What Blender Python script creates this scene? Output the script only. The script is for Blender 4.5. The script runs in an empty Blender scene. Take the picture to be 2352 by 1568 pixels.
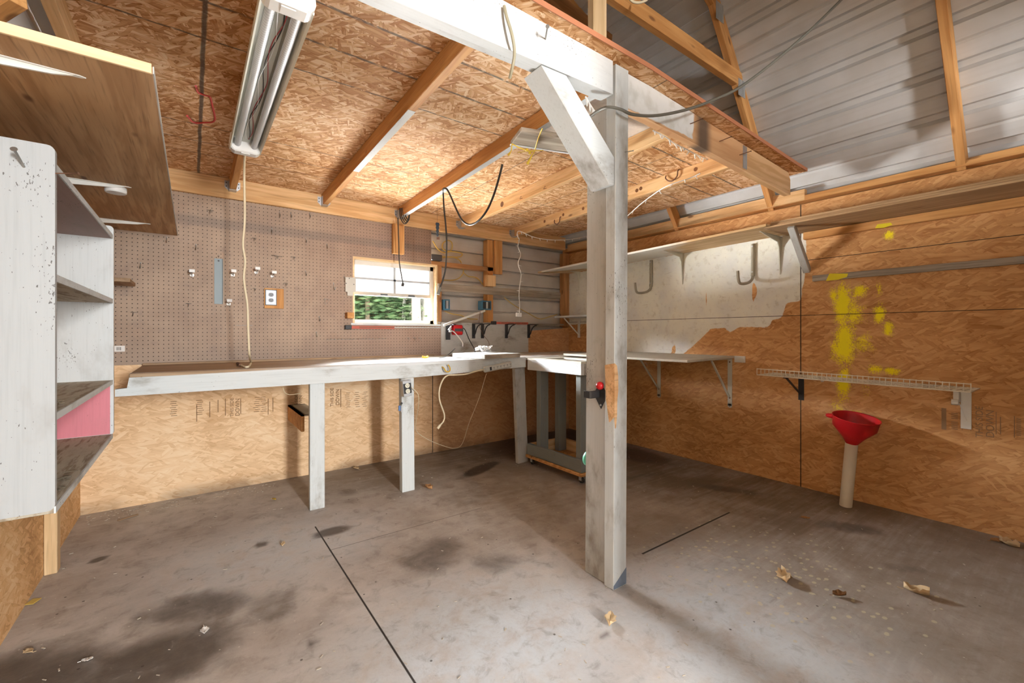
import bpy, bmesh, math, random
from mathutils import Vector, Matrix
random.seed(7)
S = bpy.context.scene
COL = S.collection
D = bpy.data
# ------------------------------------------------------------------ camera model (2352 x 1568 frame)
H, F, CX, HY = 1.08, 1001.0, 1176.0, 766.0
T = math.atan(735/1001.0)
FW = (math.sin(T), math.cos(T)); RT = (math.cos(T), -math.sin(T))
def at(px, py, x=None, y=None, z=None):
    """the point of a known plane (a wall x, a wall y, a height z) that the photograph shows at px, py"""
    u = (px-CX)/F; v = (HY-py)/F
    d = (FW[0]+RT[0]*u, FW[1]+RT[1]*u, v)
    t = x/d[0] if x is not None else y/d[1] if y is not None else (z-H)/d[2]
    return Vector((d[0]*t, d[1]*t, H+d[2]*t))
XR, YB = 3.465, 3.605
XL = -0.535
def under(x, y):                     # height of the sagging loft deck's underside
    k = 1 if x < 1.6 else max(0., 1-(x-1.6)/1.6)
    return 2.15 + (3.565-y)/2.343*0.072*k
# ------------------------------------------------------------------ nodes
class NT:
    def __init__(s, m):
        m.use_nodes = True; s.t = m.node_tree; s.t.nodes.clear()
        s.out = s.t.nodes.new('ShaderNodeOutputMaterial')
    def n(s, ty, _p=None, **inp):
        nd = s.t.nodes.new('ShaderNode'+ty)
        for k, v in (_p or {}).items(): setattr(nd, k, v)
        for k, v in inp.items():
            key = int(k[1:]) if k[0] == '_' and k[1:].isdigit() else k.replace('_', ' ')
            if isinstance(v, bpy.types.NodeSocket): s.t.links.new(v, nd.inputs[key])
            else:
                so = nd.inputs[key]
                if so.type == 'RGBA' and len(v) == 3: v = (*v, 1)
                so.default_value = v
        return nd
    def math(s, op, a, b=0.5, c=0.0, clamp=False):
        return s.n('Math', {'operation': op, 'use_clamp': clamp}, _0=a, _1=b, _2=c).outputs[0]
    def ramp(s, f, stops, interp='LINEAR'):
        nd = s.n('ValToRGB', Fac=f); cr = nd.color_ramp; cr.interpolation = interp
        while len(cr.elements) < len(stops): cr.elements.new(.5)
        for e, (p, c) in zip(cr.elements, stops):
            e.position = p; e.color = (*c, 1) if len(c) == 3 else c
        return nd.outputs[0]
    def step(s, f, a, b):
        return s.n('MapRange', {'interpolation_type': 'SMOOTHSTEP'}, Value=f, From_Min=a, From_Max=b).outputs[0]
    def mix(s, f, a, b, bt='MIX'):
        nd = s.n('Mix', {'data_type': 'RGBA', 'blend_type': bt})
        for k, v in ((0, f), (6, a), (7, b)):
            if isinstance(v, bpy.types.NodeSocket): s.t.links.new(v, nd.inputs[k])
            else: nd.inputs[k].default_value = v if k == 0 else ((*v, 1) if len(v) == 3 else v)
        return nd.outputs[2]
    def obj(s, rnd=True):
        c = s.n('TexCoord').outputs['Object']
        if rnd:
            r = s.n('ObjectInfo').outputs['Random']
            v = s.n('CombineXYZ', X=s.math('MULTIPLY', r, 37.), Y=s.math('MULTIPLY', r, 91.), Z=s.math('MULTIPLY', r, 53.)).outputs[0]
            c = s.n('VectorMath', {'operation': 'ADD'}, _0=c, _1=v).outputs[0]
        return c
    def mapv(s, v, sc=(1, 1, 1), rot=(0, 0, 0), loc=(0, 0, 0)):
        return s.n('Mapping', Vector=v, Scale=sc, Rotation=rot, Location=loc).outputs[0]
    def noise(s, v, sc=5., det=3., rough=.5, dist=0.):
        return s.n('TexNoise', Vector=v, Scale=sc, Detail=det, Roughness=rough, Distortion=dist).outputs[0]
    def xyz(s, v):
        return s.n('SeparateXYZ', Vector=v).outputs
    def bsdf(s, col, rough=.7, metal=0., bump=None, bs=.3, bd=.01, spec=.3, **k):
        kw = dict(Base_Color=col, Roughness=rough, Metallic=metal, Specular_IOR_Level=spec); kw.update(k)
        if bump is not None:
            kw['Normal'] = s.n('Bump', Height=bump, Strength=bs, Distance=bd).outputs[0]
        b = s.n('BsdfPrincipled', **kw)
        s.t.links.new(b.outputs[0], s.out.inputs[0]); return b
MATS = {}
def mat(name, fn):
    if name not in MATS:
        m = D.materials.new(name); fn(NT(m)); MATS[name] = m
    return MATS[name]
def plain(name, col, rough=.5, metal=0., spec=.4, **k):
    def f(n):
        v = n.noise(n.obj(), 30., 3.)
        c = n.mix(n.math('MULTIPLY', v, .25), col, tuple(c*.6 for c in col))
        n.bsdf(c, rough, metal, spec=spec, **k)
    return mat(name, f)
def wood(name, lo, hi, knots=.5, streak=1., rough=.72, paint=None, grime=0.):
    """sawn lumber, the grain along the piece's own X; paint = (colour, cover) lays a worn coat on it"""
    def f(n):
        o = n.obj()
        w = n.noise(n.mapv(o, (1.1, 16, 16)), 1.6, 3., .55, .6)
        fine = n.noise(n.mapv(o, (5, 130, 130)), 1., 2., .6)
        big = n.noise(n.mapv(o, (1.2, 3, 3)), 1.3, 2.)
        c = n.mix(n.step(w, .38, .62), lo, hi)
        c = n.mix(n.math('MULTIPLY', n.step(fine, .5, .75), .35*streak), c, tuple(a*.45 for a in lo))
        c = n.mix(n.math('MULTIPLY', n.step(big, .45, .7), .35), c, tuple(a*.7 for a in lo))
        if knots:
            vd = n.n('TexVoronoi', Vector=n.mapv(o, (3.3, 9, 9)), Scale=1., Randomness=1.)
            kk = n.math('SUBTRACT', 1., n.step(vd.outputs[0], .05, .13))
            c = n.mix(n.math('MULTIPLY', kk, knots), c, (.10, .035, .015))
        h = w
        if paint:
            pc, cover = paint
            p1 = n.noise(n.mapv(o, (3, 22, 22)), 2., 5., .65)
            sp = n.noise(n.mapv(o, (1, 1.6, 1.6)), 34., 3., .6)
            gr = n.noise(n.mapv(o, (1, 2, 2)), 3.2, 5., .65)
            pcol = n.mix(n.math('MULTIPLY', n.step(fine, .45, .8), .22), pc, tuple(a*.62 for a in pc))
            pcol = n.mix(n.math('MULTIPLY', n.step(gr, .48, .78), .25+grime), pcol, (.20, .17, .13))
            m = n.step(p1, 1-cover-.10, 1-cover+.02)
            c = n.mix(m, c, pcol)
            cl = n.noise(n.mapv(o, (1, 1.4, 1.4), (0, 0, 0), (3, 1, 2)), 5., 3., .6)
            sp2 = n.noise(n.mapv(o, (1, 2.2, 2.2)), 95., 2., .5)
            k2 = n.step(n.math('ADD', sp2, n.math('MULTIPLY', n.math('SUBTRACT', cl, .5), .55)), .735, .765)
            c = n.mix(n.math('MULTIPLY', k2, .78), c, (.06, .05, .04))
        n.bsdf(c, rough, bump=h, bs=.18, bd=.004)
    return mat(name, f)
def osb(n, u, v, light, mid, dark, con=1., k=1.25, fan=1.):
    """oriented strand board: long flakes lying over each other at several angles, each with its own shade"""
    uv = n.n('CombineXYZ', X=u, Y=v, Z=0.).outputs[0]
    wob = n.n('TexNoise', {'noise_dimensions': '2D'}, Vector=uv, Scale=9., Detail=2.)
    wv = n.n('VectorMath', {'operation': 'SCALE'}, _0=wob.outputs[1], Scale=.014).outputs[0]
    uv2 = n.n('VectorMath', {'operation': 'ADD'}, _0=uv, _1=wv).outputs[0]
    val = None
    for a, sx, sy, th in ((.1, 10, 60, 0), (1.25, 12, 66, .45), (-.6, 9, 52, .40), (.55, 13, 80, .42), (-1.2, 12, 70, .62), (-.1, 9, 48, .55), (.9, 14, 62, .72)):
        p = n.mapv(uv2, (1, 1, 1), (0, 0, a*fan), (a*3.1, a*7.7, 0))
        p = n.mapv(p, (sx*k, sy*k, 1))
        vo = n.n('TexVoronoi', {'voronoi_dimensions': '2D'}, Vector=p, Scale=1., Randomness=1.)
        ch = n.n('SeparateColor', Color=vo.outputs[1]).outputs
        streak = n.n('TexNoise', {'noise_dimensions': '2D'}, Vector=n.mapv(p, (.35, 5, 1)), Scale=1., Detail=2.).outputs[0]
        w = n.math('ADD', ch[1], n.math('MULTIPLY', n.math('SUBTRACT', streak, .5), .7))
        w = n.math('SUBTRACT', w, n.math('MULTIPLY', n.step(vo.outputs[0], .42, .75), .35))
        if val is None: val = w
        else:
            m = n.math('GREATER_THAN', ch[0], th)
            val = n.math('ADD', n.math('MULTIPLY', val, n.math('SUBTRACT', 1., m)), n.math('MULTIPLY', w, m))
    big = n.n('TexNoise', {'noise_dimensions': '2D'}, Vector=uv, Scale=2.2, Detail=4.).outputs[0]
    f = n.math('ADD', n.math('MULTIPLY', n.math('SUBTRACT', val, .5), con), .5)
    f = n.math('ADD', f, n.math('MULTIPLY', n.math('SUBTRACT', big, .5), .7))
    col = n.ramp(f, [(-.0, dark), (.28, tuple((a+b)/2 for a, b in zip(dark, mid))), (.52, mid), (.95, light)])
    return col, val
def line(n, c, pos, w):                       # 1 on a thin line at c == pos
    d = n.math('ABSOLUTE', n.math('SUBTRACT', c, pos))
    return n.math('SUBTRACT', 1., n.step(d, w*.5, w*1.3))
OL, OM, OD = (.86, .63, .36), (.66, .385, .165), (.34, .145, .042)
# ------------------------------------------------------------------ building
W = {}
def place(o, M, parent=None):
    W[o] = M
    if parent is not None:
        o.parent = parent; o.matrix_basis = W[parent].inverted() @ M
    else: o.matrix_basis = M
    COL.objects.link(o); return o
def tag(o, label=None, cat=None, group=None, kind=None):
    if label: o['label'] = label
    if cat: o['category'] = cat
    if group: o['group'] = group
    if kind: o['kind'] = kind
    return o
def empty(name, loc, label, cat, group=None, kind=None):
    o = D.objects.new(name, None); o.empty_display_size = .05
    place(o, Matrix.Translation(Vector(loc)))
    return tag(o, label, cat, group, kind)
def finish(me, m, smooth=False):
    if m is not None: me.materials.append(m)
    if smooth:
        for p in me.polygons: p.use_smooth = True
def board(name, a, b, w, h, m, parent=None, up=(0, 0, 1), bev=.0025):
    """a straight board from a to b; w across, h along up"""
    a, b = Vector(a), Vector(b); x = (b-a); L = x.length; x.normalize()
    z = Vector(up); z = (z - x*z.dot(x)).normalized(); y = z.cross(x)
    M = Matrix((x, y, z)).transposed().to_4x4(); M.translation = a
    me = D.meshes.new(name); bm = bmesh.new()
    bmesh.ops.create_cube(bm, size=1, matrix=Matrix.Translation((L/2, 0, 0)) @ Matrix.Diagonal((L, w, h, 1)))
    if bev:
        bmesh.ops.bevel(bm, geom=bm.edges[:], offset=min(bev, w*.3, h*.3), segments=1, affect='EDGES')
    bm.to_mesh(me); bm.free(); finish(me, m)
    return place(D.objects.new(name, me), M, parent)
def box(name, lo, hi, m, parent=None, bev=.0025):
    lo, hi = Vector(lo), Vector(hi); c = (lo+hi)/2; d = hi-lo
    k = max(range(3), key=lambda i: d[i])
    a, b = c.copy(), c.copy(); a[k], b[k] = lo[k], hi[k]
    up = (0, 0, 1) if k != 2 else (0, 1, 0)
    w, h = (d[1], d[2]) if k == 0 else (d[0], d[2]) if k == 1 else (d[0], d[1])
    return board(name, a, b, w, h, m, parent, up, bev)
class MB:
    def __init__(s): s.v = []; s.f = []; s.sm = []
    def add(s, vs, fs, sm=False):
        k = len(s.v); s.v += [Vector(v) for v in vs]; s.f += [tuple(i+k for i in f) for f in fs]; s.sm += [sm]*len(fs)
        return s
    def box(s, lo, hi, M=None):
        vs = [Vector((x, y, z)) for x in (lo[0], hi[0]) for y in (lo[1], hi[1]) for z in (lo[2], hi[2])]
        if M is not None: vs = [M @ v for v in vs]
        return s.add(vs, [(0, 1, 3, 2), (4, 6, 7, 5), (0, 4, 5, 1), (2, 3, 7, 6), (0, 2, 6, 4), (1, 5, 7, 3)])
    def prism(s, pts, off):
        n = len(pts); pts = [Vector(p) for p in pts]; off = Vector(off)
        return s.add(pts + [p+off for p in pts], [tuple(range(n-1, -1, -1)), tuple(range(n, 2*n))] + [(i, (i+1) % n, n+(i+1) % n, n+i) for i in range(n)])
    def tube(s, pts, r, seg=8, smooth=4, close=False):
        pts = [Vector(p) for p in pts]
        if smooth and len(pts) > 2:
            P = [pts[0]*2-pts[1]] + pts + [pts[-1]*2-pts[-2]]; q = []
            for i in range(1, len(P)-2):
                p0, p1, p2, p3 = P[i-1:i+3]
                for k in range(smooth):
                    t = k/smooth
                    q.append(.5*((2*p1)+(p2-p0)*t+(2*p0-5*p1+4*p2-p3)*t*t+(3*p1-p0-3*p2+p3)*t**3))
            pts = q+[pts[-1]]
        ref = Vector((.31, .22, .92)); vs = []; fs = []; n = len(pts); pu = None
        for i, p in enumerate(pts):
            t = (pts[min(i+1, n-1)]-pts[max(i-1, 0)]).normalized()
            u = ref.cross(t) if pu is None else pu - t*pu.dot(t)
            if u.length < 1e-4: u = Vector((1, 0, 0)).cross(t)
            u.normalize(); pu = u; w = t.cross(u)
            rr = r[i*len(r)//n] if isinstance(r, (list, tuple)) else r
            vs += [p+(u*math.cos(2*math.pi*k/seg)+w*math.sin(2*math.pi*k/seg))*rr for k in range(seg)]
        for i in range(n-1):
            for k in range(seg):
                fs.append((i*seg+k, i*seg+(k+1) % seg, (i+1)*seg+(k+1) % seg, (i+1)*seg+k))
        return s.addcap(vs, fs, seg)
    def addcap(s, vs, fs, seg, cap=True):
        k = len(s.v); s.add(vs, fs, True)
        if cap:
            s.f += [tuple(range(k+seg-1, k-1, -1)), tuple(range(len(s.v)-seg, len(s.v)))]; s.sm += [False, False]
        return s
    def lathe(s, c, axis, prof, seg=24, cap=True):
        """prof = [(radius, height along axis)]"""
        c = Vector(c); ax = Vector(axis).normalized(); u = ax.orthogonal().normalized(); w = ax.cross(u)
        vs = []; fs = []
        for r, h in prof:
            vs += [c+ax*h+(u*math.cos(2*math.pi*k/seg)+w*math.sin(2*math.pi*k/seg))*r for k in range(seg)]
        for i in range(len(prof)-1):
            for k in range(seg): fs.append((i*seg+k, i*seg+(k+1) % seg, (i+1)*seg+(k+1) % seg, (i+1)*seg+k))
        return s.addcap(vs, fs, seg, cap)
    def build(s, name, m, parent=None, origin=None, bev=0):
        lo = Vector([min(v[i] for v in s.v) for i in range(3)]); hi = Vector([max(v[i] for v in s.v) for i in range(3)])
        o = Vector(origin) if origin is not None else Vector(((lo.x+hi.x)/2, (lo.y+hi.y)/2, lo.z))
        me = D.meshes.new(name); me.from_pydata([tuple(v-o) for v in s.v], [], s.f)
        for p, k in zip(me.polygons, s.sm): p.use_smooth = k
        finish(me, m)
        bm = bmesh.new(); bm.from_mesh(me)
        if bev: bmesh.ops.bevel(bm, geom=bm.edges[:], offset=bev, segments=1, affect='EDGES')
        for e in bm.edges:
            if len({f.smooth for f in e.link_faces}) > 1: e.smooth = False
        bmesh.ops.recalc_face_normals(bm, faces=bm.faces[:]); bm.to_mesh(me); bm.free()
        return place(D.objects.new(name, me), Matrix.Translation(o), parent)
def masks(o, fn):
    at_ = o.data.color_attributes.new('mask', 'FLOAT_COLOR', 'POINT'); M = W[o]
    for i, v in enumerate(o.data.vertices):
        at_.data[i].color = (*fn(M @ v.co), 1)
def gridmesh(name, P, nu, nv, m, parent=None, flip=False):
    """P(u, v) -> point; nu x nv cells"""
    vs = [tuple(P(i/nu, j/nv)) for j in range(nv+1) for i in range(nu+1)]
    fs = [(j*(nu+1)+i, j*(nu+1)+i+1, (j+1)*(nu+1)+i+1, (j+1)*(nu+1)+i) for j in range(nv) for i in range(nu)]
    if flip: fs = [f[::-1] for f in fs]
    me = D.meshes.new(name); me.from_pydata(vs, [], fs); finish(me, m)
    return place(D.objects.new(name, me), Matrix.Identity(4), parent)
def sstep(a, b, x):
    t = min(1., max(0., (x-a)/(b-a))); return t*t*(3-2*t)
def inpoly(p, poly):
    x, y = p; c = False; j = len(poly)-1
    for i in range(len(poly)):
        xi, yi = poly[i]; xj, yj = poly[j]
        if (yi > y) != (yj > y) and x < (xj-xi)*(y-yi)/(yj-yi)+xi: c = not c
        j = i
    return c
def sdist(p, poly):                            # signed distance, + inside
    best = 1e9; P = Vector(p)
    for i in range(len(poly)):
        a, b = Vector(poly[i-1]), Vector(poly[i]); ab = b-a
        t = max(0, min(1, (P-a).dot(ab)/max(ab.length_squared, 1e-9)))
        best = min(best, (P-a-ab*t).length)
    return best if inpoly(p, poly) else -best
def blob(p, c, rx, ry, a=0., soft=.6):
    dx, dy = p[0]-c[0], p[1]-c[1]; ca, sa = math.cos(a), math.sin(a)
    d = math.hypot((dx*ca+dy*sa)/rx, (-dx*sa+dy*ca)/ry)
    return 1-sstep(1-soft, 1+soft*.4, d)
def text(name, s, size, M, m, parent):
    cu = D.curves.new(name, 'FONT'); cu.body = s; cu.size = size; cu.align_x = 'CENTER'; cu.align_y = 'CENTER'
    cu.extrude = .0002; cu.materials.append(m)
    return place(D.objects.new(name, cu), M, parent)
# ------------------------------------------------------------------ materials
PINE = wood('pine', (.62, .36, .155), (.78, .52, .27), .8)
PINE_O = wood('aged_pine', (.50, .235, .075), (.64, .34, .125), .7)
PINE_D = wood('dark_pine', (.36, .17, .065), (.50, .25, .10), .7)
PALE = wood('fresh_pine', (.66, .46, .25), (.80, .60, .36), .5)
GREY = wood('weathered_board', (.26, .215, .165), (.40, .34, .27), .5, 1.4)
BROWNW = wood('brown_stained_board', (.30, .20, .12), (.42, .29, .18), .5)
PLY = wood('plywood_sheet', (.38, .215, .10), (.53, .335, .175), .8, 1.6)
PLY_R = wood('shelf_plywood', (.36, .22, .11), (.48, .31, .165), .5, 1.4)
WHITE = wood('white_paint', (.45, .33, .22), (.55, .42, .28), 0, 1., .6, ((.62, .65, .66), .93), .10)
WHITE_W = wood('worn_white_paint', (.42, .31, .2), (.52, .4, .27), 0, 1., .65, ((.58, .62, .63), .80), .58)
WHITE_D = wood('dirty_white_paint', (.33, .28, .22), (.43, .37, .3), .3, 1.2, .7, ((.47, .47, .45), .72), .75)
GREYP = wood('grey_paint', (.3, .22, .15), (.38, .28, .2), 0, 1., .6, ((.20, .215, .205), .93), .1)
MAUVE = wood('mauve_paint', (.3, .2, .16), (.4, .28, .22), 0, 1., .6, ((.31, .215, .195), .9), .2)
PINKP = wood('pink_paint', (.7, .7, .7), (.75, .75, .75), 0, .6, .55, ((.66, .22, .265), .93), .0)
DUSTY = wood('dusty_shelf', (.26, .21, .15), (.36, .30, .22), 0, 1.3, .8, ((.44, .40, .32), .5), .3)
GALV = plain('galvanised_steel', (.52, .54, .56), .42, .75)
STEEL = plain('bare_steel_wire', (.40, .38, .35), .4, .8)
BLACKM = plain('black_enamel', (.028, .028, .03), .45)
DARKM = plain('dark_grey_plastic', (.055, .06, .065), .5)
RUST = plain('rusty_steel', (.20, .10, .06), .7, .3)
WIREW = plain('white_enamel', (.74, .74, .70), .45)
OFFW = plain('off_white_enamel', (.62, .61, .52), .5)
TAUPE = plain('taupe_enamel', (.36, .33, .26), .45, .2)
CREAM = plain('cream_vinyl', (.72, .62, .43), .5)
WHITEP = plain('white_plastic', (.80, .80, .78), .4)
LGREYP = plain('light_grey_plastic', (.55, .56, .52), .45)
REDP = plain('red_plastic', (.58, .015, .02), .35, Subsurface_Weight=.0)
REDV = plain('red_vinyl', (.66, .07, .06), .45)
REDBAR = plain('red_bar_paint', (.42, .08, .05), .5)
YELV = plain('yellow_cable', (.62, .44, .12), .5)
YELR = plain('yellow_ribbon', (.62, .42, .03), .5)
GREENT = plain('green_tape', (.12, .46, .30), .5)
BLUEP = plain('blue_plastic', (.05, .17, .27), .5)
BLACKR = plain('black_rubber', (.035, .03, .025), .6)
GREYR = plain('grey_rubber', (.16, .155, .13), .55)
LEAF = plain('dry_leaf', (.42, .22, .09), .8)
LEAF2 = plain('pale_dry_leaf', (.62, .45, .26), .8)
PAPER = plain('white_label', (.82, .81, .78), .7)
INK = plain('stamp_ink', (.30, .185, .10), .9)
SLABW = wood('slab_white_paint', (.42, .31, .2), (.52, .4, .27), 0, 1., .65, ((.46, .47, .45), .82), .30)
SPLIT = wood('split_wood', (.62, .36, .17), (.80, .52, .28), 0, 1.6)
BARRK = plain('birch_bark', (.50, .48, .44), .9)
BARK = plain('grey_bark', (.16, .12, .085), .9)
def _m(n):
    o = n.obj(False)
    a = n.noise(o, 6., 4.); st = n.noise(n.mapv(o, (40, .7, 40)), 1., 3.)
    c = n.mix(n.step(a, .3, .75), (.60, .61, .62), (.54, .54, .535))
    c = n.mix(n.math('MULTIPLY', n.step(st, .45, .7), .15), c, (.33, .325, .31))
    n.bsdf(c, .5, .25, spec=.5)
ROOFM = mat('galvalume_roofing', _m)
def _m(n):
    o = n.obj(False)
    a = n.noise(o, 4., 4.); st = n.noise(n.mapv(o, (.8, 1, 60)), 1., 3.)
    c = n.mix(n.step(a, .35, .7), (.68, .66, .63), (.58, .55, .52))
    c = n.mix(n.math('MULTIPLY', n.step(st, .5, .7), .12), c, (.40, .35, .31))
    n.bsdf(c, .5, .35, spec=.5)
SIDING = mat('metal_siding', _m)
def _m(n):
    b = n.n('BsdfPrincipled', Base_Color=(.9, .95, .95), Roughness=.02, Transmission_Weight=1., IOR=1.02)
    tr = n.n('BsdfTransparent')
    mx = n.n('MixShader', Fac=.12, _1=tr.outputs[0], _2=b.outputs[0]); n.t.links.new(mx.outputs[0], n.out.inputs[0])
GLASS = mat('window_glass', _m)
def _m(n):
    v = n.noise(n.obj(False), 9., 5.)
    c = n.mix(n.step(v, .4, .7), (.92, .94, .95), (.80, .84, .86))
    d = n.n('BsdfDiffuse', Color=c); t = n.n('BsdfTranslucent', Color=c)
    mx = n.n('MixShader', Fac=.075, _1=d.outputs[0], _2=t.outputs[0]); n.t.links.new(mx.outputs[0], n.out.inputs[0])
FROST = mat('frosted_film', _m)
def _m(n):
    c = n.xyz(n.obj(False))
    z = n.n('CombineXYZ', X=c[1], Y=0., Z=0.).outputs[0]
    w = n.n('TexWave', {'wave_type': 'BANDS', 'bands_direction': 'X'}, Vector=z, Scale=26.)
    col = n.mix(w.outputs[1], (.56, .58, .61), (.70, .72, .74))
    n.bsdf(col, .5, .0, spec=.4)
TUBEM = mat('ribbed_clear_tube', _m)
def leafmat(name, a, b):
    def f(n):
        r = n.n('ObjectInfo').outputs['Random']
        v = n.noise(n.obj(), 2.5, 3.)
        c = n.mix(n.step(v, .3, .7), a, b)
        d = n.n('BsdfDiffuse', Color=c); t = n.n('BsdfTranslucent', Color=c)
        mx = n.n('MixShader', Fac=.4, _1=d.outputs[0], _2=t.outputs[0]); n.t.links.new(mx.outputs[0], n.out.inputs[0])
    return mat(name, f)
FOL_G = leafmat('green_foliage', (.10, .19, .09), (.22, .31, .16))
FOL_Y = leafmat('yellow_foliage', (.46, .37, .15), (.56, .48, .27))
# ------------------------------------------------------------------ floor
def floor_mat(n):
    o = n.obj(False); x, y, z = n.xyz(o)
    mk = n.n('SeparateColor', Color=n.n('Attribute', {'attribute_name': 'mask'}).outputs[0]).outputs
    a = n.noise(o, 1.6, 5., .6, .4); b = n.noise(o, 7., 5., .65, .3); f = n.noise(o, 60., 4., .7)
    st = n.noise(n.mapv(o, (1.2, 14, 1), (0, 0, .15)), 2.2, 4., .65)
    c = n.mix(n.step(a, .35, .68), (.50, .455, .415), (.385, .335, .295))
    c = n.mix(n.math('MULTIPLY', n.step(b, .42, .72), .55), c, (.27, .222, .182))
    c = n.mix(n.math('MULTIPLY', n.step(st, .5, .75), .35), c, (.56, .53, .50))
    c = n.mix(n.math('MULTIPLY', mk[1], n.step(b, .25, .6)), c, (.55, .585, .61))      # bluish doorway skylight painted into the concrete colour
    c = n.mix(n.math('MULTIPLY', n.math('MULTIPLY', mk[2], .92), n.math('ADD', .45, n.math('MULTIPLY', n.step(n.math('ADD', n.math('MULTIPLY', st, .4), n.math('MULTIPLY', a, .6)), .35, .6), .55))), c, (.175, .125, .078))  # browner and darker towards the right and the back
    dk = n.step(n.math('ADD', mk[0], n.math('MULTIPLY', n.math('SUBTRACT', b, .5), .5)), .2, .75)
    c = n.mix(n.math('MULTIPLY', dk, .85), c, (.055, .042, .034))                     # oil stains, plus shade painted into the back right corner
    c = n.mix(n.math('MULTIPLY', n.math('SUBTRACT', f, .5), .35), c, (.03, .03, .03))
    pit = n.n('TexVoronoi', Vector=n.mapv(o, (17, 17, 17)), Scale=1.)
    pm = n.math('MULTIPLY', n.math('SUBTRACT', 1., n.step(pit.outputs[0], .05, .10)), n.step(n.n('SeparateColor', Color=pit.outputs[1]).outputs[0], .72, .76))
    c = n.mix(n.math('MULTIPLY', pm, .8), c, (.04, .03, .025))
    pit2 = n.n('TexVoronoi', Vector=n.mapv(o, (38, 38, 38)), Scale=1.)
    pm2 = n.math('MULTIPLY', n.math('SUBTRACT', 1., n.step(pit2.outputs[0], .07, .13)), n.step(n.n('SeparateColor', Color=pit2.outputs[1]).outputs[0], .80, .84))
    c = n.mix(n.math('MULTIPLY', pm2, .7), c, (.62, .57, .50))
    mo = n.noise(o, 14., 6., .72, .6)
    c = n.mix(n.math('MULTIPLY', n.step(mo, .50, .72), .42), c, (.17, .135, .105))
    c = n.mix(n.math('MULTIPLY', n.step(mo, .42, .25), .30), c, (.62, .57, .53))
    # paint drips in the right-hand bay
    dd = n.n('TexVoronoi', Vector=n.mapv(o, (26, 34, 1)), Scale=1.)
    dm = n.math('SUBTRACT', 1., n.step(dd.outputs[0], .24, .32))
    near = n.n('VectorMath', {'operation': 'DISTANCE'}, _0=o, _1=(2.15, .87, 0)).outputs['Value']
    dm = n.math('MULTIPLY', dm, n.step(n.math('SUBTRACT', n.n('SeparateColor', Color=dd.outputs[1]).outputs[1], n.math('MULTIPLY', near, 1.5)), .05, .12))
    c = n.mix(n.math('MULTIPLY', dm, .75), c, (.52, .46, .32))
    j = line(n, x, .556, .004)
    j = n.math('MULTIPLY', j, n.math('LESS_THAN', y, 2.62))
    j2 = n.math('MULTIPLY', line(n, y, 2.29, .003), n.math('MULTIPLY', n.math('GREATER_THAN', x, .55), n.math('LESS_THAN', x, 1.45)))
    j3 = n.math('MULTIPLY', line(n, y, 1.345, .006), n.math('MULTIPLY', n.math('GREATER_THAN', x, 1.78), n.math('LESS_THAN', x, 2.62)))
    jj = n.math('MAXIMUM', j, n.math('MAXIMUM', n.math('MULTIPLY', j2, .6), j3))
    c = n.mix(jj, c, (.03, .024, .02))
    n.bsdf(c, n.math('SUBTRACT', .78, n.math('MULTIPLY', dk, .25)), bump=n.math('ADD', f, n.math('MULTIPLY', b, 1.5)), bs=.35, bd=.004, spec=.35)
FLOORM = mat('concrete_floor', floor_mat)
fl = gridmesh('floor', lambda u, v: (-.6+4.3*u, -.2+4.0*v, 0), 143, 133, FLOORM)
tag(fl, kind='structure')
def floor_mask(p):
    q = (p.x, p.y)
    s = 0
    for c, rx, ry, a, k in (((-.36, 2.85), .05, .035, .5, 1), ((.286, 2.561), .05, .05, 0, .75), ((.62, 2.50), .13, .07, 0, .9),
        ((-.02, 2.70), .03, .03, 0, .5), ((-.45, 1.98), .40, .28, -.5, .75), ((.02, 2.12), .30, .16, -.4, .62), ((-.1, 1.85), .35, .25, 0, .7), ((.25, 1.95), .16, .18, .3, .5),
        ((.95, 1.95), .30, .20, .6, .55), ((1.15, 1.70), .18, .14, 0, .5), ((1.85, 2.95), .30, .09, .4, .95), ((1.5, 2.55), .45, .25, .3, .35),
        ((1.19, 1.06), .05, .03, 0, .6), ((.34, 1.64), .035, .04, 0, .6), ((.17, 1.46), .03, .04, 0, .5),
        ((2.6, 2.1), .5, .10, -.15, .45), ((3.0, 1.55), .35, .10, -1.1, .55), ((2.95, .85), .25, .12, -1.0, .55), ((3.2, 2.5), .25, .5, 0, .8), ((2.9, 3.2), .9, .6, 0, 1.0), ((2.65, .55), .18, .07, -.9, .4), ((1.1, 2.8), .12, .1, 0, .4), ((.85, 3.05), .10, .10, 0, .45)):  # the wide blobs in the back right corner are painted shade
        s = max(s, k*blob(q, c, rx, ry, a, .75))
    g = max(blob(q, (.85, 1.30), .65, .50, 0, .9), .9*blob(q, (1.6, .75), .6, .6, 0, .9), .6*blob(q, (.35, 2.45), .6, .45, 0, .8), .6*blob(q, (2.0, 1.1), .5, .4, 0, .9))
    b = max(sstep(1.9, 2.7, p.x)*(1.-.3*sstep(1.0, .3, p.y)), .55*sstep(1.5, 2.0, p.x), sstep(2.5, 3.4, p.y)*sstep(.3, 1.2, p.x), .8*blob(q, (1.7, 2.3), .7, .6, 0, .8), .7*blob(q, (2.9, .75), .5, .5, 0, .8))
    return (s, g, b)
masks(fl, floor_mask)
fb = gridmesh('floor', lambda u, v: (-.6+4.3*u, -3.2+3.0*v, 0), 1, 1, plain('rear_concrete', (.40, .39, .37), .8))
tag(fb, kind='structure')
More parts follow.
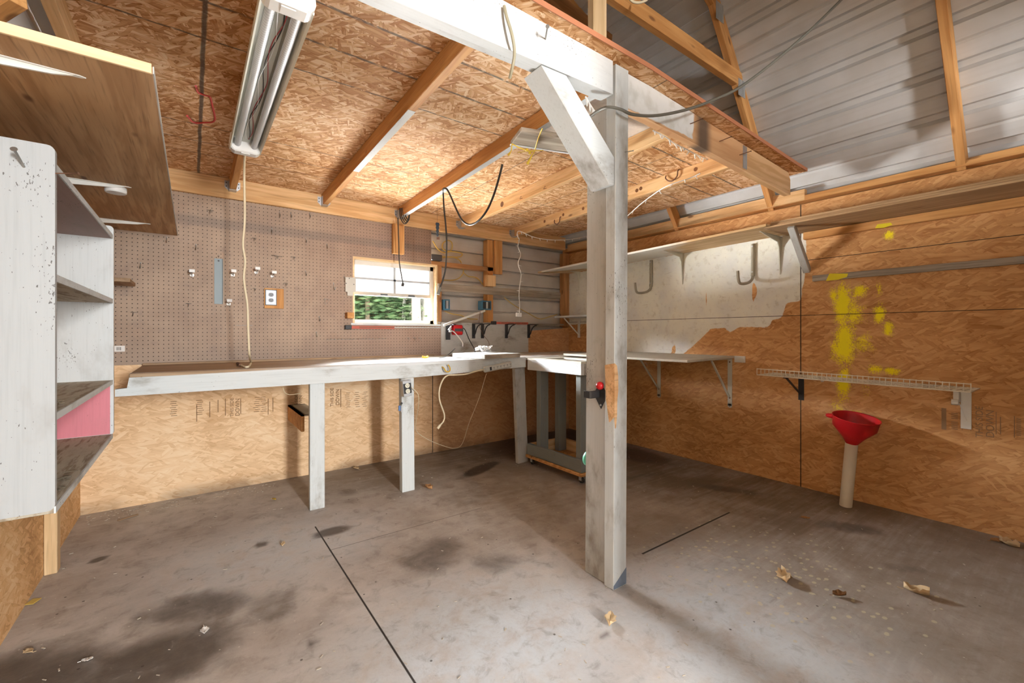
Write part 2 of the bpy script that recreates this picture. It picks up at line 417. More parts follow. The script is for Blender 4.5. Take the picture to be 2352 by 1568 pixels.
# ------------------------------------------------------------------ right wall
PAINT = [(3.62, 1.76), (3.62, 1.18), (2.9, 1.20), (2.86, .90), (2.2, .90)]
for px, py in ((1575, 808), (1590, 795), (1612, 775), (1632, 755), (1665, 752), (1677, 763), (1700, 750), (1762, 752), (1775, 735), (1797, 728), (1805, 697), (1838, 690), (1845, 655), (1850, 622)):
    p = at(px, py, x=XR); PAINT.append((p.y, p.z))
PAINT += [(1.24, 1.80)]
YEL = []
for px, py, rx, ry, k in ((1935, 700, .035, .14, .95), (1940, 790, .045, .14, 1), (1938, 880, .03, .10, .95), (1975, 668, .03, .035, .9), (1915, 680, .02, .05, .8), (1960, 720, .05, .10, .6), (1985, 790, .05, .07, .5),
      (2018, 665, .014, .05, .5), (2020, 720, .022, .055, .95), (2040, 755, .018, .045, .95), (1915, 800, .02, .09, .6), (1925, 930, .035, .06, .45), (2010, 848, .035, .022, .9), (2045, 852, .032, .02, .9), (2042, 540, .022, .025, .85), (1990, 900, .03, .05, .3), (1960, 950, .05, .03, .4)):
    p = at(px, py, x=XR); YEL.append(((p.y, p.z), rx*1.2, ry*1.15, min(1., k*1.12)))
def rw_mat(n):
    o = n.obj(False); x, y, z = n.xyz(o)
    mk = n.n('SeparateColor', Color=n.n('Attribute', {'attribute_name': 'mask'}).outputs[0]).outputs
    col, h = osb(n, y, z, (.76, .46, .22), (.61, .325, .13), (.36, .15, .045), .42, 1.1, .6)
    big = n.noise(o, 3.5, 4., .6); md = n.noise(o, 22., 4., .65); fi = n.noise(n.mapv(o, (1, 45, 45)), 1., 3.)
    ed = n.math('ADD', mk[0], n.math('MULTIPLY', n.math('SUBTRACT', md, .5), .55))
    m = n.step(ed, .42, .56)
    pc = n.mix(n.step(big, .35, .7), (.80, .79, .70), (.68, .68, .66))
    pc = n.mix(n.math('MULTIPLY', n.step(md, .52, .75), .45), pc, (.42, .36, .28))
    cr = n.noise(n.mapv(o, (1, 9, 60), (.5, 0, 0)), 1., 2., .5, 1.2)
    pc = n.mix(n.math('MULTIPLY', n.step(cr, .68, .72), .30), pc, (.30, .2, .12))
    c = n.mix(m, col, pc)
    sp_ = n.noise(o, 110., 3., .7)
    ym = n.step(n.math('ADD', mk[1], n.math('ADD', n.math('MULTIPLY', n.math('SUBTRACT', md, .5), .9), n.math('MULTIPLY', n.math('SUBTRACT', sp_, .5), 1.1))), .22, .75)
    c = n.mix(ym, c, (.95, .84, .02))
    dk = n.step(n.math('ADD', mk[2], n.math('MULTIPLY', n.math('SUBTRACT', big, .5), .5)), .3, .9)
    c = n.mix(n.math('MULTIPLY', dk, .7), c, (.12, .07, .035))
    s1 = n.math('MAXIMUM', line(n, z, 1.2085, .0022), n.math('MULTIPLY', line(n, z, 1.592, .0022), n.math('LESS_THAN', y, 1.26)))
    s1 = n.math('MAXIMUM', s1, line(n, y, 1.274, .0035))
    c = n.mix(s1, c, (.02, .015, .01))
    n.bsdf(c, .72, bump=n.math('MULTIPLY', h, n.math('SUBTRACT', 1., n.math('MULTIPLY', m, .6))), bs=.22, bd=.004)
RWM = mat('right_wall_osb', rw_mat)
rw = gridmesh('wall_right', lambda u, v: (XR, -.2+3.95*u, 1.99*v), 198, 100, RWM, flip=True)
tag(rw, kind='structure')
def rw_mask(p):
    q = (p.y, p.z)
    w = sstep(-.03, .03, sdist(q, PAINT)) if .7 < p.z < 1.85 and p.y > 1.1 else 0
    if p.y > 1.2: w = max(w, .42*blob(q, (2.5, .80), .25, .08, 0, .8))
    wl = min(w, 1-.75*blob(q, (2.28, .93), .03, .07, .15, .6)); wl = min(wl, 1-.9*blob(q, (1.59, 1.40), .02, .09, 0, .5)); wl = min(wl, 1-.55*blob(q, (1.98, 1.37), .016, .10, 0, .5))
    yl = max([0]+[k*.92*math.exp(-1.3*(((q[0]-c[0])/rx/1.25)**2+((q[1]-c[1])/ry/1.15)**2)) for c, rx, ry, k in YEL]) if p.y < 1.3 else 0
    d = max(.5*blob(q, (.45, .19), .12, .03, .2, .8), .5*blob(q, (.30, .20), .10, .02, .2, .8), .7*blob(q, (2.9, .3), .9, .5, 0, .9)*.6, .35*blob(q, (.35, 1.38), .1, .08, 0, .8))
    return (wl, yl, d)
masks(rw, rw_mask)
gridmesh('sheet_back', lambda u, v: (XR+.05, -3.2+6.95*u, 2.05*v), 1, 1, ROOFM, rw)
gridmesh('rear_sheet', lambda u, v: (XR, -3.2+3.0*u, 1.99*v), 1, 1, plain('rear_osb', (.5, .28, .11), .8), rw)
# faint mill stamps along the wall panel
def stampM_right(px, py, rot=math.pi/2):
    p = at(px, py, x=XR-.002)
    return Matrix.Translation(p) @ Matrix(((0, 0, -1), (-1, 0, 0), (0, 1, 0))).to_4x4() @ Matrix.Rotation(rot, 4, 'Z')
text('mill_stamp', 'THIS SIDE', .040, stampM_right(2250, 969), INK, rw)
text('mill_stamp', 'DOWN', .044, stampM_right(2275, 973), INK, rw)
st = MB()
for px, y0, y1, wd in ((2168, 937, 986, .020), (2210, 938, 988, .002), (2230, 945, 990, .002), (2288, 946, 997, .003), (2298, 957, 997, .004), (2330, 955, 1005, .003)):
    a, b = at(px, y0, x=XR-.0015), at(px, y1, x=XR-.0015); st.box((a.x-.0003, a.y-wd/2, min(a.z, b.z)), (a.x, a.y+wd/2, max(a.z, b.z)))
for k in range(9):
    a = at(2193, 949+k*4.0+(4 if k > 3 else 0), x=XR-.0015); st.box((a.x-.0003, a.y-.012, a.z-.0022), (a.x, a.y+.014, a.z+.0022))
    b = at(2340, 962+k*4.6, x=XR-.0015); st.box((b.x-.0003, b.y-.008, b.z-.0022), (b.x, b.y+.008, b.z+.0022))
st.build('mill_stamp', INK, rw)
# ------------------------------------------------------------------ back wall
def bw_mat(n):
    o = n.obj(False); x, y, z = n.xyz(o)
    col, h = osb(n, x, z, (.92, .74, .52), (.83, .59, .36), (.54, .31, .14), .34, 1.15, .55)
    big = n.noise(o, 2.2, 3.)
    right_shade = n.math('MULTIPLY', n.step(x, .7, 2.6), .75)  # under-bench shade painted into the board colour, deeper to the right
    c = n.mix(right_shade, col, n.mix(1., col, (.60, .40, .24), 'MULTIPLY'))
    c = n.mix(line(n, x, 1.761, .004), c, (.02, .014, .01))
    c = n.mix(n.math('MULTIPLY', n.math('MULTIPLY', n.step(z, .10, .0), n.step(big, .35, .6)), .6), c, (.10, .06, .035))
    n.bsdf(c, .72, bump=h, bs=.2, bd=.004)
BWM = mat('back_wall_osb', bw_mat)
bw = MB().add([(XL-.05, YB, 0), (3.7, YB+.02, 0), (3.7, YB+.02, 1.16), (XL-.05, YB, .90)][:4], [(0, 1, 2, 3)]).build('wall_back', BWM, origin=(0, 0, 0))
tag(bw, kind='structure')
wp = MB().box((1.835, YB-.012, .885), (2.852, YB-.002, 1.185)).build('painted_panel', WHITE_D, bw)
ST = []
for px, s, sz in ((533, 'THIS SIDE', .030), (546, 'DOWN', .036), (681, 'THIS SIDE', .030), (691, 'DOWN', .034), (763, 'THIS SIDE', .034), (776, 'DOWN', .038)):
    p = at(px, 935 if px < 600 else 925 if px < 700 else 912, y=YB-.002)
    M = Matrix.Translation(p) @ Matrix(((1, 0, 0), (0, 0, -1), (0, 1, 0))).to_4x4() @ Matrix.Rotation(math.pi/2, 4, 'Z')
    text('mill_stamp', s, sz, M, INK, bw)
st = MB()
for px, y0, y1 in ((482, 922, 958), (501, 918, 946), (518, 915, 954), (553, 915, 950), (616, 915, 952), (627, 913, 945), (452, 930, 968), (783, 893, 935)):
    a, b = at(px, y0, y=YB-.0015), at(px, y1, y=YB-.0015); st.box((a.x-.002, a.y-.0003, b.z), (a.x+.002, a.y, a.z))
for px in (400, 460, 590, 606, 800, 820, 838):
    for k in range(8):
        a = at(px+random.uniform(-3, 3), 922+k*4.6-(px-400)*.05, y=YB-.0015); st.box((a.x-.016, a.y-.0003, a.z-.0018), (a.x+.016, a.y, a.z+.0018))
st.build('mill_stamp', INK, bw)
def ribbed(path_pt, s0, s1, pitch, hgt, wid, ex0, ex1, nrm):
    """profile of ribs along a line, swept from ex0 to ex1"""
    prof = [(s0, 0)]; s = math.ceil(s0/pitch)*pitch
    while s+wid < s1:
        if s > s0: prof += [(s, 0), (s+wid*.25, hgt), (s+wid*.75, hgt), (s+wid, 0)]
        m = s+wid+(pitch-wid)*.5
        if m+.02 < s1 and pitch > .2: prof += [(m-.012, 0), (m, hgt*.25), (m+.012, 0)]
        s += pitch
    prof.append((s1, 0))
    return [path_pt(a, b) for a, b in prof]
def sheet(mb, pts, off):
    n = len(pts); off = Vector(off)
    mb.add([Vector(p) for p in pts]+[Vector(p)+off for p in pts], [(i, i+1, n+i+1, n+i) for i in range(n-1)])
sd = MB()
for x0, x1, z0, z1 in ((XL-.05, 1.03, 0, 3.9), (1.03, 1.80, 1.72, 3.9), (1.03, 1.80, 0, 1.15), (1.80, 3.6, 0, 3.9)):
    pr = ribbed(lambda s, h: (x0, 3.705+h, s), z0, z1, .143, .028, .020, 0, 0, 0); sheet(sd, pr, (x1-x0, 0, 0))
sdo = sd.build('metal_siding', SIDING, bw, origin=(0, 3.7, 0))
# left wall
def lw_mat(n):
    o = n.obj(False); x, y, z = n.xyz(o)
    col, h = osb(n, y, z, (.90, .68, .42), (.76, .47, .22), (.45, .22, .08), .4, 1.15, .6); n.bsdf(col, .72, bump=h, bs=.2, bd=.004)
lw = MB().add([(XL, -3.2, 0), (XL, 3.7, 0), (XL, 3.7, 2.03), (XL, -3.2, 2.03)], [(0, 1, 2, 3)]).build('wall_left', mat('left_wall_osb', lw_mat), origin=(0, 0, 0))
tag(lw, kind='structure')
# unseen front wall; doorway jamb and top gap shaped to block and pass daylight
fwm = plain('front_wall_paint', (.56, .51, .45), .8)
fwall = MB()
for x0, x1, z0, z1 in ((1.13, 3.6, 0, 2.0), (XL-.1, 3.6, 2.28, 3.9), (XL-.1, -.50, 0, 2.30)): fwall.box((x0, -.70, z0), (x1, -.60, z1))
tag(fwall.build('wall_front_unseen', fwm, origin=(1.5, -.65, 0)), kind='structure')
# ------------------------------------------------------------------ roof (gambrel), trusses
def slope(t, off=0.):                                # right lower slope, t = height above the plate
    return Vector((3.47-.72*t+.811*off, 0, 2.06+t+.584*off))
rf = MB()
K = slope(1.10)
def lower(mir):
    def P(s, h):
        q = slope(s*.811, h); x = q.x if not mir else 2*1.467-q.x
        return (x, -.72, q.z)
    return P
def upper(mir):
    L = (Vector((1.467, 0, 3.74))-K); n = Vector((L.z, 0, -L.x)).normalized(); n = -n if n.z < 0 else n; d = L.normalized()
    def P(s, h):
        q = K+d*s+n*h; x = q.x if not mir else 2*1.467-q.x
        return (x, -.72, q.z)
    return P, L.length
for mir in (0, 1):
    sheet(rf, ribbed(lower(mir), -.05, 1.356, .229, .026, .060, 0, 0, 0), (0, 4.5, 0))
    P, LL = upper(mir); sheet(rf, ribbed(P, 0, LL, .229, .026, .060, 0, 0, 0), (0, 4.5, 0))
roof = rf.build('ceiling', ROOFM, origin=(1.467, 0, 2.0)); tag(roof, kind='structure')
tp = box('trim_1', (3.40, -.6, 1.995), (3.49, 3.66, 2.035), PINE_O); tag(tp, kind='structure')
RAFL = {.47: 'rafter on the right roof slope nearest the camera', 1.45: 'roof rafter with steel gusset plates where the tie beam meets it',
        2.22: 'roof rafter foot showing in the gap behind the loft edge', 3.0: 'roof rafter foot at the far back right corner'}
for y in (.47, 1.45, 2.22, 3.0):
    a, b = slope(-.03, -.045), slope(1.12, -.045)
    a.y = b.y = y
    r = empty('rafter', (a.x, y, a.z), 'aged pine '+RAFL[y] if 'rafter' == RAFL[y][:6] else 'aged pine '+RAFL[y], 'rafter', 'roof rafters on the right slope')
    board('lower_chord', a, b, .040, .088, PINE_O, r, up=(.8, 0, .6))
    c = Vector((1.467, y, 3.69)); board('upper_chord', b, c, .040, .088, PINE_O, r, up=(0, 0, 1))
    if y == 1.45:
        for zz, xo in ((2.735, 0), (3.12, 0)):
            q = slope(zz-2.06, -.05)
            g = MB().box((q.x-.05, y-.0235, q.z-.055), (q.x+.04, y-.021, q.z+.055))
            for k in range(4): g.box((q.x-.04+k*.02, y-.0255, q.z-.05), (q.x-.032+k*.02, y-.0235, q.z+.05))
            g.build('gusset_plate', GALV, r)
tag(board('tie_beam', (2.95, 1.448, 2.765), (-.02, 1.448, 2.765), .040, .092, PINE_O), 'aged pine tie beam crossing under the dark roof above the loft', 'beam')
tag(box('king_post', (1.485, 1.39, 2.225), (1.575, 1.428, 2.80), PALE), 'pale pine upright standing on the loft edge above the white beam', 'post')
a, b = at(1255, -10, y=1.75), at(1400, 100, y=1.75)
tag(board('roof_brace', a, b, .04, .09, PINE_D), 'dark diagonal roof brace behind the pale upright above the loft', 'brace')
tag(board('roof_brace', at(-60, 50, y=1.9), at(40, -14, y=1.75), .04, .06, PINE_O), 'pine roof brace at the very top left corner above the plywood shelf', 'brace')
# ------------------------------------------------------------------ loft deck, joists, beams
def deck_mat(n):
    o = n.obj(False); x, y, z = n.xyz(o)
    col, h = osb(n, x, y, (.90, .70, .48), (.72, .43, .215), (.40, .165, .045), .78)
    wv = n.noise(o, 9., 3.); br = n.noise(n.mapv(o, (9, 30, 1)), 3., 3.)
    yy = n.math('ADD', y, n.math('MULTIPLY', n.math('SUBTRACT', wv, .5), .012))
    m = None
    for p, w in ((1.40, .006), (1.59, .0065), (1.803, .0065), (2.02, .005), (2.81, .004), (3.03, .0035), (3.215, .003)):
        l = line(n, yy, p, w); m = l if m is None else n.math('MAXIMUM', m, l)
    m = n.math('MULTIPLY', m, n.math('MULTIPLY', n.step(br, .30, .48), .80))
    xx = n.math('ADD', x, n.math('MULTIPLY', n.math('SUBTRACT', wv, .5), .010))
    s = n.math('MAXIMUM', line(n, xx, .035, .0085), n.math('MAXIMUM', line(n, x, 1.72, .003), n.math('MULTIPLY', line(n, xx, 2.38, .004), .7)))
    m = n.math('MAXIMUM', m, n.math('MULTIPLY', s, .85))
    c = n.mix(m, col, (.075, .06, .05))
    wp = n.math('MULTIPLY', n.math('MULTIPLY', n.step(x, 1.45, 1.50), n.step(x, 2.05, 2.0)), n.math('MULTIPLY', n.step(y, 1.28, 1.34), n.step(n.math('ADD', y, n.math('MULTIPLY', wv, .2)), 2.02, 1.92)))
    c = n.mix(n.math('MULTIPLY', wp, .85), c, (.74, .68, .62))
    n.bsdf(c, .72, bump=h, bs=.2, bd=.004)
DECKM = mat('loft_osb', deck_mat)
X0, X1, Y0, Y1 = -.36, 3.27, 1.165, 3.60
nu, nv = 40, 20
dk = MB()
vs = [(X0+(X1-X0)*i/nu, Y0+(Y1-Y0)*j/nv) for j in range(nv+1) for i in range(nu+1)]
N1 = nu+1; NV = len(vs)
bot = [(x, y, under(x, y)) for x, y in vs]; top = [(x, y, under(x, y)+.019) for x, y in vs]
fs = []
for j in range(nv):
    for i in range(nu):
        q = (j*N1+i, j*N1+i+1, (j+1)*N1+i+1, (j+1)*N1+i); fs.append(q[::-1]); fs.append(tuple(k+NV for k in q))
for i in range(nu):
    fs.append((i, i+1, NV+i+1, NV+i)); k = nv*N1; fs.append((k+i+1, k+i, NV+k+i, NV+k+i+1))
for j in range(nv):
    fs.append(((j+1)*N1, j*N1, NV+j*N1, NV+(j+1)*N1)); k = nu; fs.append((j*N1+k, (j+1)*N1+k, NV+(j+1)*N1+k, NV+j*N1+k))
dk.add(bot+top, fs)
deck = dk.build('ceiling_loft', DECKM, origin=(0, 0, 2.0)); tag(deck, kind='structure')
em = MB(); NE = 24; ex = [X0+(X1-X0)*i/NE for i in range(NE+1)]
ev = []
for x in ex: ev += [(x, Y0-.003, under(x, Y0)-.001), (x, Y0-.003, under(x, Y0)+.020), (x, Y0+.0005, under(x, Y0)-.001), (x, Y0+.0005, under(x, Y0)+.020)]
ef = []
for i in range(NE):
    a, b = 4*i, 4*i+4; ef += [(a, b, b+1, a+1), (a+1, b+1, b+3, a+3), (a, a+2, b+2, b)]
em.add(ev, ef).build('painted_edge', plain('red_edge_paint', (.50, .20, .10), .7), deck)
# ledger on the back wall
led = box('ledger', (-.53, 3.566, 2.010), (3.36, 3.604, 2.149), PINE); tag(led, 'long knotty pine ledger board along the top of the back wall', 'ledger')
JL = ['far left loft joist above the plywood shelf', 'loft joist behind the shop light', 'loft joist with part white underside, next right from the shop light',
      'loft joist with white painted underside and black cords hung on it', 'loft joist with bent nails in its side and a large knot', 'loft joist drilled with round holes and carrying the string lights']
JX = [-.36, .225, .82, 1.43, 2.02, 2.63]
for i, x in enumerate(JX):
    zb, zf = under(x, 3.565), under(x, 1.275)
    j = empty('joist', (x, 3.56, zb-.09), 'pine '+JL[i], 'joist', 'loft joists')
    jm = (PINE, PINE_O, PINE_O, PINE_O, PINE, PINE)[i]
    board('timber', (x, 1.275, zf-.0455), (x, 3.564, zb-.0455), .038, .089, jm, j)
    if i in (2, 3):                                  # the underside keeps old white paint
        y0, y1 = (1.9, 2.75) if i == 2 else (1.3, 3.5)
        board('painted_underside', (x, y0, under(x, y0)-.0905), (x, y1, under(x, y1)-.0905), .036, .002, WHITE, j, bev=0)
    if i:
        hg = MB(); z0 = zb-.0935
        hg.box((x-.0205, 3.505, z0), (x+.0205, 3.565, z0+.002))
        for sx in (-1, 1):
            hg.box((x+sx*.0205-.001, 3.515, z0), (x+sx*.0205+.001, 3.565, z0+.07))
            hg.prism([(x+sx*.0205, 3.5635, z0+.004), (x+sx*.046, 3.5635, z0+.028), (x+sx*.046, 3.5635, z0+.072), (x+sx*.0205, 3.5635, z0+.072)], (0, .0015, 0))
        h = hg.build('joist_hanger', GALV, j)
        for sx in (-1, 1):
            for zz in (.034, .058): MB().lathe((x+sx*.036, 3.5635, z0+zz), (0, -1, 0), [(.004, 0), (.003, .0012)], 8).build('nail', BLACKM, h)
    if i == 5:
        hm = MB()
        for y, dz in ((3.05, 0), (2.80, .004), (2.56, 0), (2.02, .0), (1.985, .005), (1.56, .01)):
            zc = under(x, y)-.045+dz; hm.lathe((x-.0193, y, zc), (-1, 0, 0), [(.0135, 0), (.0135, .0006)], 16)
        hm.build('drilled_hole', plain('hole_shadow_wood', (.20, .085, .03), .9), j)
    if i == 4:
        km = MB(); km.lathe((x-.0193, 2.86, under(x, 2.86)-.05), (-1, 0, 0), [(.022, 0), (.020, .0008), (.008, .001)], 14)
        km.build('knot', plain('knot_wood', (.17, .075, .035), .8), j)
# nails bent in joist sides
def nail(p, d, L=.05, r=.0016, m=STEEL, parent=None, bend=None, name='nail'):
    p = Vector(p); d = Vector(d).normalized(); mb = MB()
    if bend is None: mb.lathe(p, d, [(r, 0), (r, L), (r*2.4, L), (r*2.4, L+.0015)], 10)
    else: mb.tube([p, p+d*L*.5, p+d*L*.5+Vector(bend)*L*.58, p+d*L*.5+Vector(bend)*L*.6], [r, r, r, r*2.2], 7, 0)
    return mb.build(name, m, parent)
for px, lab in ((1200, 'first'), (1255, 'second'), (1340, 'third')):
    p = at(px, 455-(px-1200)*.42, x=2.001)
    tag(nail(p, (-1, .2, -.4), .05, m=RUST, bend=(0, -.6, .5)), lab+' rusty bent nail from the back wall in the knotty joist side', 'nail', 'bent nails in the joist')
# beam (two pieces) with the post between
bl = MB().prism([(-.53, 1.222, 2.04), (.45, 1.222, 2.045), (1.422, 1.222, 2.083), (1.422, 1.222, 2.222), (-.53, 1.222, 2.222)], (0, .038, 0)).build('front_timber', WHITE, None, origin=(-.53, 1.241, 2.13))
b0 = empty('loft_beam', (-.5, 1.24, 2.05), 'thick white painted loft beam left of the post', 'beam')
bl.parent = b0; bl.matrix_basis = W[b0].inverted() @ W[bl]
MB().prism([(-.53, 1.262, 2.052), (.45, 1.262, 2.057), (1.43, 1.262, 2.09), (1.43, 1.262, 2.22), (-.53, 1.262, 2.22)], (0, .036, 0)).build('rear_timber', WHITE, b0, origin=(-.53, 1.28, 2.13))
nail((1.05, 1.222, 2.165), (-.7, -1, -.1), .075, .003, STEEL, b0)
br = MB().prism([(1.512, 1.238, 2.065), (2.0, 1.238, 2.05), (3.2, 1.238, 2.0), (3.2, 1.238, 2.10), (3.17, 1.238, 2.142), (1.7, 1.238, 2.216), (1.512, 1.238, 2.218)], (0, .040, 0))
b1 = empty('loft_beam', (1.5, 1.26, 2.05), 'loft beam right of the post, white paint ending halfway on raw pine', 'beam')
def bp_mat(n):
    o = n.obj(False); x, y, z = n.xyz(o)
    w = n.noise(n.mapv(o, (1.2, 16, 16)), 1.6, 3., .5, .5); e = n.noise(o, 18., 3.)
    c = n.mix(n.step(w, .4, .62), (.60, .36, .17), (.74, .50, .27))
    xx = n.math('ADD', x, n.math('MULTIPLY', n.math('SUBTRACT', e, .5), .06))
    rd = n.math('SUBTRACT', 1., n.step(xx, 1.05, 1.10))
    c = n.mix(n.math('MULTIPLY', rd, .45), c, (.52, .27, .14))
    sm = n.math('MULTIPLY', n.math('SUBTRACT', 1., n.step(n.math('ABSOLUTE', n.math('SUBTRACT', x, .63)), .02, .10)), .85)
    c = n.mix(sm, c, (.06, .05, .045))
    pt = n.math('SUBTRACT', 1., n.step(xx, .53, .55))
    pt = n.math('MULTIPLY', pt, n.step(n.math('ADD', z, n.math('MULTIPLY', e, .02)), -.058, -.05))
    c = n.mix(pt, c, n.mix(n.step(e, .4, .75), (.74, .77, .78), (.60, .62, .60)))
    n.bsdf(c, .7, bump=w, bs=.15, bd=.004)
br.build('timber', mat('half_painted_beam', bp_mat), b1, origin=(1.512, 1.26, 2.13))
MB().box((2.56, 1.235, 2.035), (2.605, 1.238, 2.165)).build('tie_plate', GALV, b1)
for x, z, dx in ((2.02, 2.135, .5), (2.30, 2.12, .5), (2.52, 2.10, .6)): nail((x, 1.238, z), (dx, -1, .25), .06, .002, RUST, b1, bend=None)
# post
def lean(z): return .016*z/2.2
def pp(x, y, z): return (x+lean(z), y, z)
po = empty('post', (1.46, 1.30, 0), 'white painted wooden post standing in the middle of the floor', 'post')
board('front_board', pp(1.467, 1.2485, 0), pp(1.467, 1.2485, 2.22), .083, .053, WHITE_W, po, up=(0, 1, 0), bev=.003)
rb = board('rear_board', pp(1.461, 1.3375, 0), pp(1.461, 1.3375, 2.06), .045, .125, WHITE_D, po, up=(0, 1, 0), bev=.003)
sp = MB(); pts = []
for dx, z in ((0, .955), (.014, .945), (.022, .90), (.023, .84), (.017, .80), (.016, .74), (.010, .685), (.004, .68), (0, .73)):
    pts.append((1.4255+lean(z)+dx, 1.2205, z))
sp.prism(pts, (0, .003, 0))
sp.prism([(1.4248+lean(.8), 1.222, .955), (1.4248+lean(.8), 1.2745, .945), (1.4248+lean(.8), 1.268, .80), (1.4248+lean(.8), 1.25, .70), (1.4248+lean(.8), 1.222, .73)], (.003, 0, 0))
sp.build('splintered_patch', SPLIT, po)
nail(pp(1.485, 1.222, 1.86), (.5, -1, -.05), .035, .0016, STEEL, po)
MB().prism([pp(1.4265, 1.2212, .005), pp(1.507, 1.2212, .005), pp(1.507, 1.2212, .075), pp(1.4265, 1.2212, .02)], (0, .001, 0)).build('blue_smear', plain('blue_grey_smear', (.17, .22, .30), .8), po)
kb = MB().prism([(1.032, 1.2235, 2.066), (1.158, 1.2235, 2.071), (1.434, 1.2235, 1.822), (1.434, 1.2235, 1.705), (1.405, 1.2235, 1.70)], (0, .108, 0))
k1 = kb.build('knee_brace', WHITE_W, origin=(1.434, 1.276, 1.70), bev=.003); tag(k1, 'white painted knee brace from the post up to the left part of the beam', 'brace')
nail((1.10, 1.25, 2.03), (-.6, -.5, -.8), .004, .006, GALV, k1, name='screw')
gp = board('cross_plank', (1.345, 1.80, 2.098), (1.93, 1.615, 2.098), .165, .024, GREY); tag(gp, 'grey weathered plank nailed under the joists behind the post, tied with ribbon', 'plank')
board('white_edge', (1.365, 1.876, 2.086), (1.93, 1.698, 2.086), .014, .004, WHITE, gp, bev=0)
# ribbon round the plank
rb = MB()
o = at(1230, 335, z=2.08)
rb.tube([at(1243, 297, z=2.084), at(1233, 320, z=2.084), at(1229, 342, z=2.08)], .004, 6)
rb.build('x', YELR); D.objects.remove(D.objects['x'])
rb = MB(); rb.tube([at(1245, 296, z=2.083), at(1236, 318, z=2.083), at(1229, 343, z=2.07)], .0035, 6)
rb.tube([at(1175, 330, z=2.07), at(1195, 340, z=2.05), at(1214, 347, z=2.045), at(1228, 346, z=2.06)], .003, 6)
rb.tube([at(1176, 332, z=2.06), at(1174, 346, z=2.03), at(1167, 357, z=2.01)], [.003, .003, .005], 6)
rb.tube([at(1228, 347, z=2.05), at(1219, 362, z=2.03), at(1211, 377, z=2.0)], [.003, .004, .006, .008], 6)
rb.tube([at(1190, 350, z=2.05), at(1214, 347, z=2.045), at(1248, 345, z=2.055)], .002, 6)
for dx in (-4, 3): rb.lathe(at(1214+dx, 348+dx, z=2.045), (1, 0, 0), [(.001, -.009), (.008, -.004), (.008, .004), (.001, .009)], 10)
tag(rb.build('ribbon', YELR), 'yellow ribbon knotted around the grey plank under the loft', 'ribbon')
# ------------------------------------------------------------------ shop light
zf = 1.957; fx = (.145, .272); fy = (1.30, 2.48)
L = empty('shop_light', (.208, 1.9, zf), 'long two-tube shop light with missing cover under the loft joist', 'light fixture')
hs = MB(); c = .2085
prof = [(-.064, .004), (-.066, .010), (-.058, .075), (-.04, .09), (.04, .09), (.058, .075), (.066, .010), (.064, .004), (.058, .012), (.050, .060), (.018, .062), (.014, .045), (-.014, .045), (-.018, .062), (-.050, .060), (-.058, .012)]
hs.prism([(c+a, fy[0], zf+b) for a, b in prof], (0, fy[1]-fy[0], 0)); hs.build('housing', plain('aged_fixture_plastic', (.76, .74, .64), .5), L)
MB().box((c-.016, fy[0]+.02, zf+.043), (c+.016, fy[1]-.02, zf+.0445)).build('reflector', plain('aged_white_steel', (.58, .60, .55), .4), L)
for s in (-1, 1):
    MB().tube([(c+s*.034, fy[0]+.02, zf+.028), (c+s*.034, fy[1]-.03, zf+.028)], .0135, 14, 0).build('tube', TUBEM, L)
for k, (ya, yb) in enumerate(((fy[1]-.035, fy[1]+.02), (fy[0]-.02, fy[0]+.035))):
    e = MB(); e.prism([(c-.068, ya, zf+.018), (c-.050, ya, zf-.006), (c+.050, ya, zf-.006), (c+.068, ya, zf+.018), (c+.062, ya, zf+.08), (c-.062, ya, zf+.08)], (0, yb-ya, 0))
    ec = e.build('end_cap', WHITEP, L, bev=.006)
    MB().box((c-.018, ya+.012, zf-.009), (c+.018, yb-.014, zf-.005)).build('cover_plate', WHITEP, ec)
for m, off in ((plain('red_wire', (.42, .06, .06), .5), .004), (BLACKR, 0), (WHITEP, -.005)):
    w = MB(); w.tube([(c+off+.010*math.sin(k*1.3+off*300), fy[0]+.05+k*.095, zf+.040-.003*math.sin(k*2)) for k in range(12)], .0016, 6)
    w.build('wire', m, L)
MB().box((c-.02, 1.5, zf+.088), (c+.02, 1.54, 2.115)).box((c-.02, 2.2, zf+.088), (c+.02, 2.24, 2.090)).build('mounting_bracket', GALV, L)
cab = MB(); cab.tube([(c+.02, fy[1]-.02, zf+.05), (.232, 2.60, 2.045), (.240, 2.90, 2.06), at(562, 500, y=2.95), at(558, 560, y=2.95), at(563, 600, y=2.95), at(560, 640, y=2.95), at(568, 700, y=2.95), at(570, 760, y=2.95), at(573, 815, y=2.95), at(576, 832, z=.895), at(570, 842, z=.888), at(558, 841, z=.888), at(550, 836, z=.888)], .0062, 8, 6)
cc = cab.build('power_cord', CREAM, L); cc['label'] = 'cream power cord hanging down to the bench top'
MB().tube([at(552, 838, z=.89), at(546, 834, z=.892)], .009, 8, 0).build('cut_end', RUST, cc)
# red bike hook
hk = MB(); pz = under(.03, 2.4)-.002
hk.tube([at(450, 198, z=pz-.05), at(455, 212, z=pz-.01), at(470, 218, z=pz), at(482, 222, z=pz), at(487, 240, z=pz-.004), at(493, 276, z=pz-.008), at(470, 281, z=pz-.01), at(445, 281, z=pz-.02), at(430, 266, z=pz-.07)], .0048, 8, 5)
tag(hk.build('storage_hook', REDV), 'red vinyl coated hook screwed into the loft underside left of the shop light', 'hook')
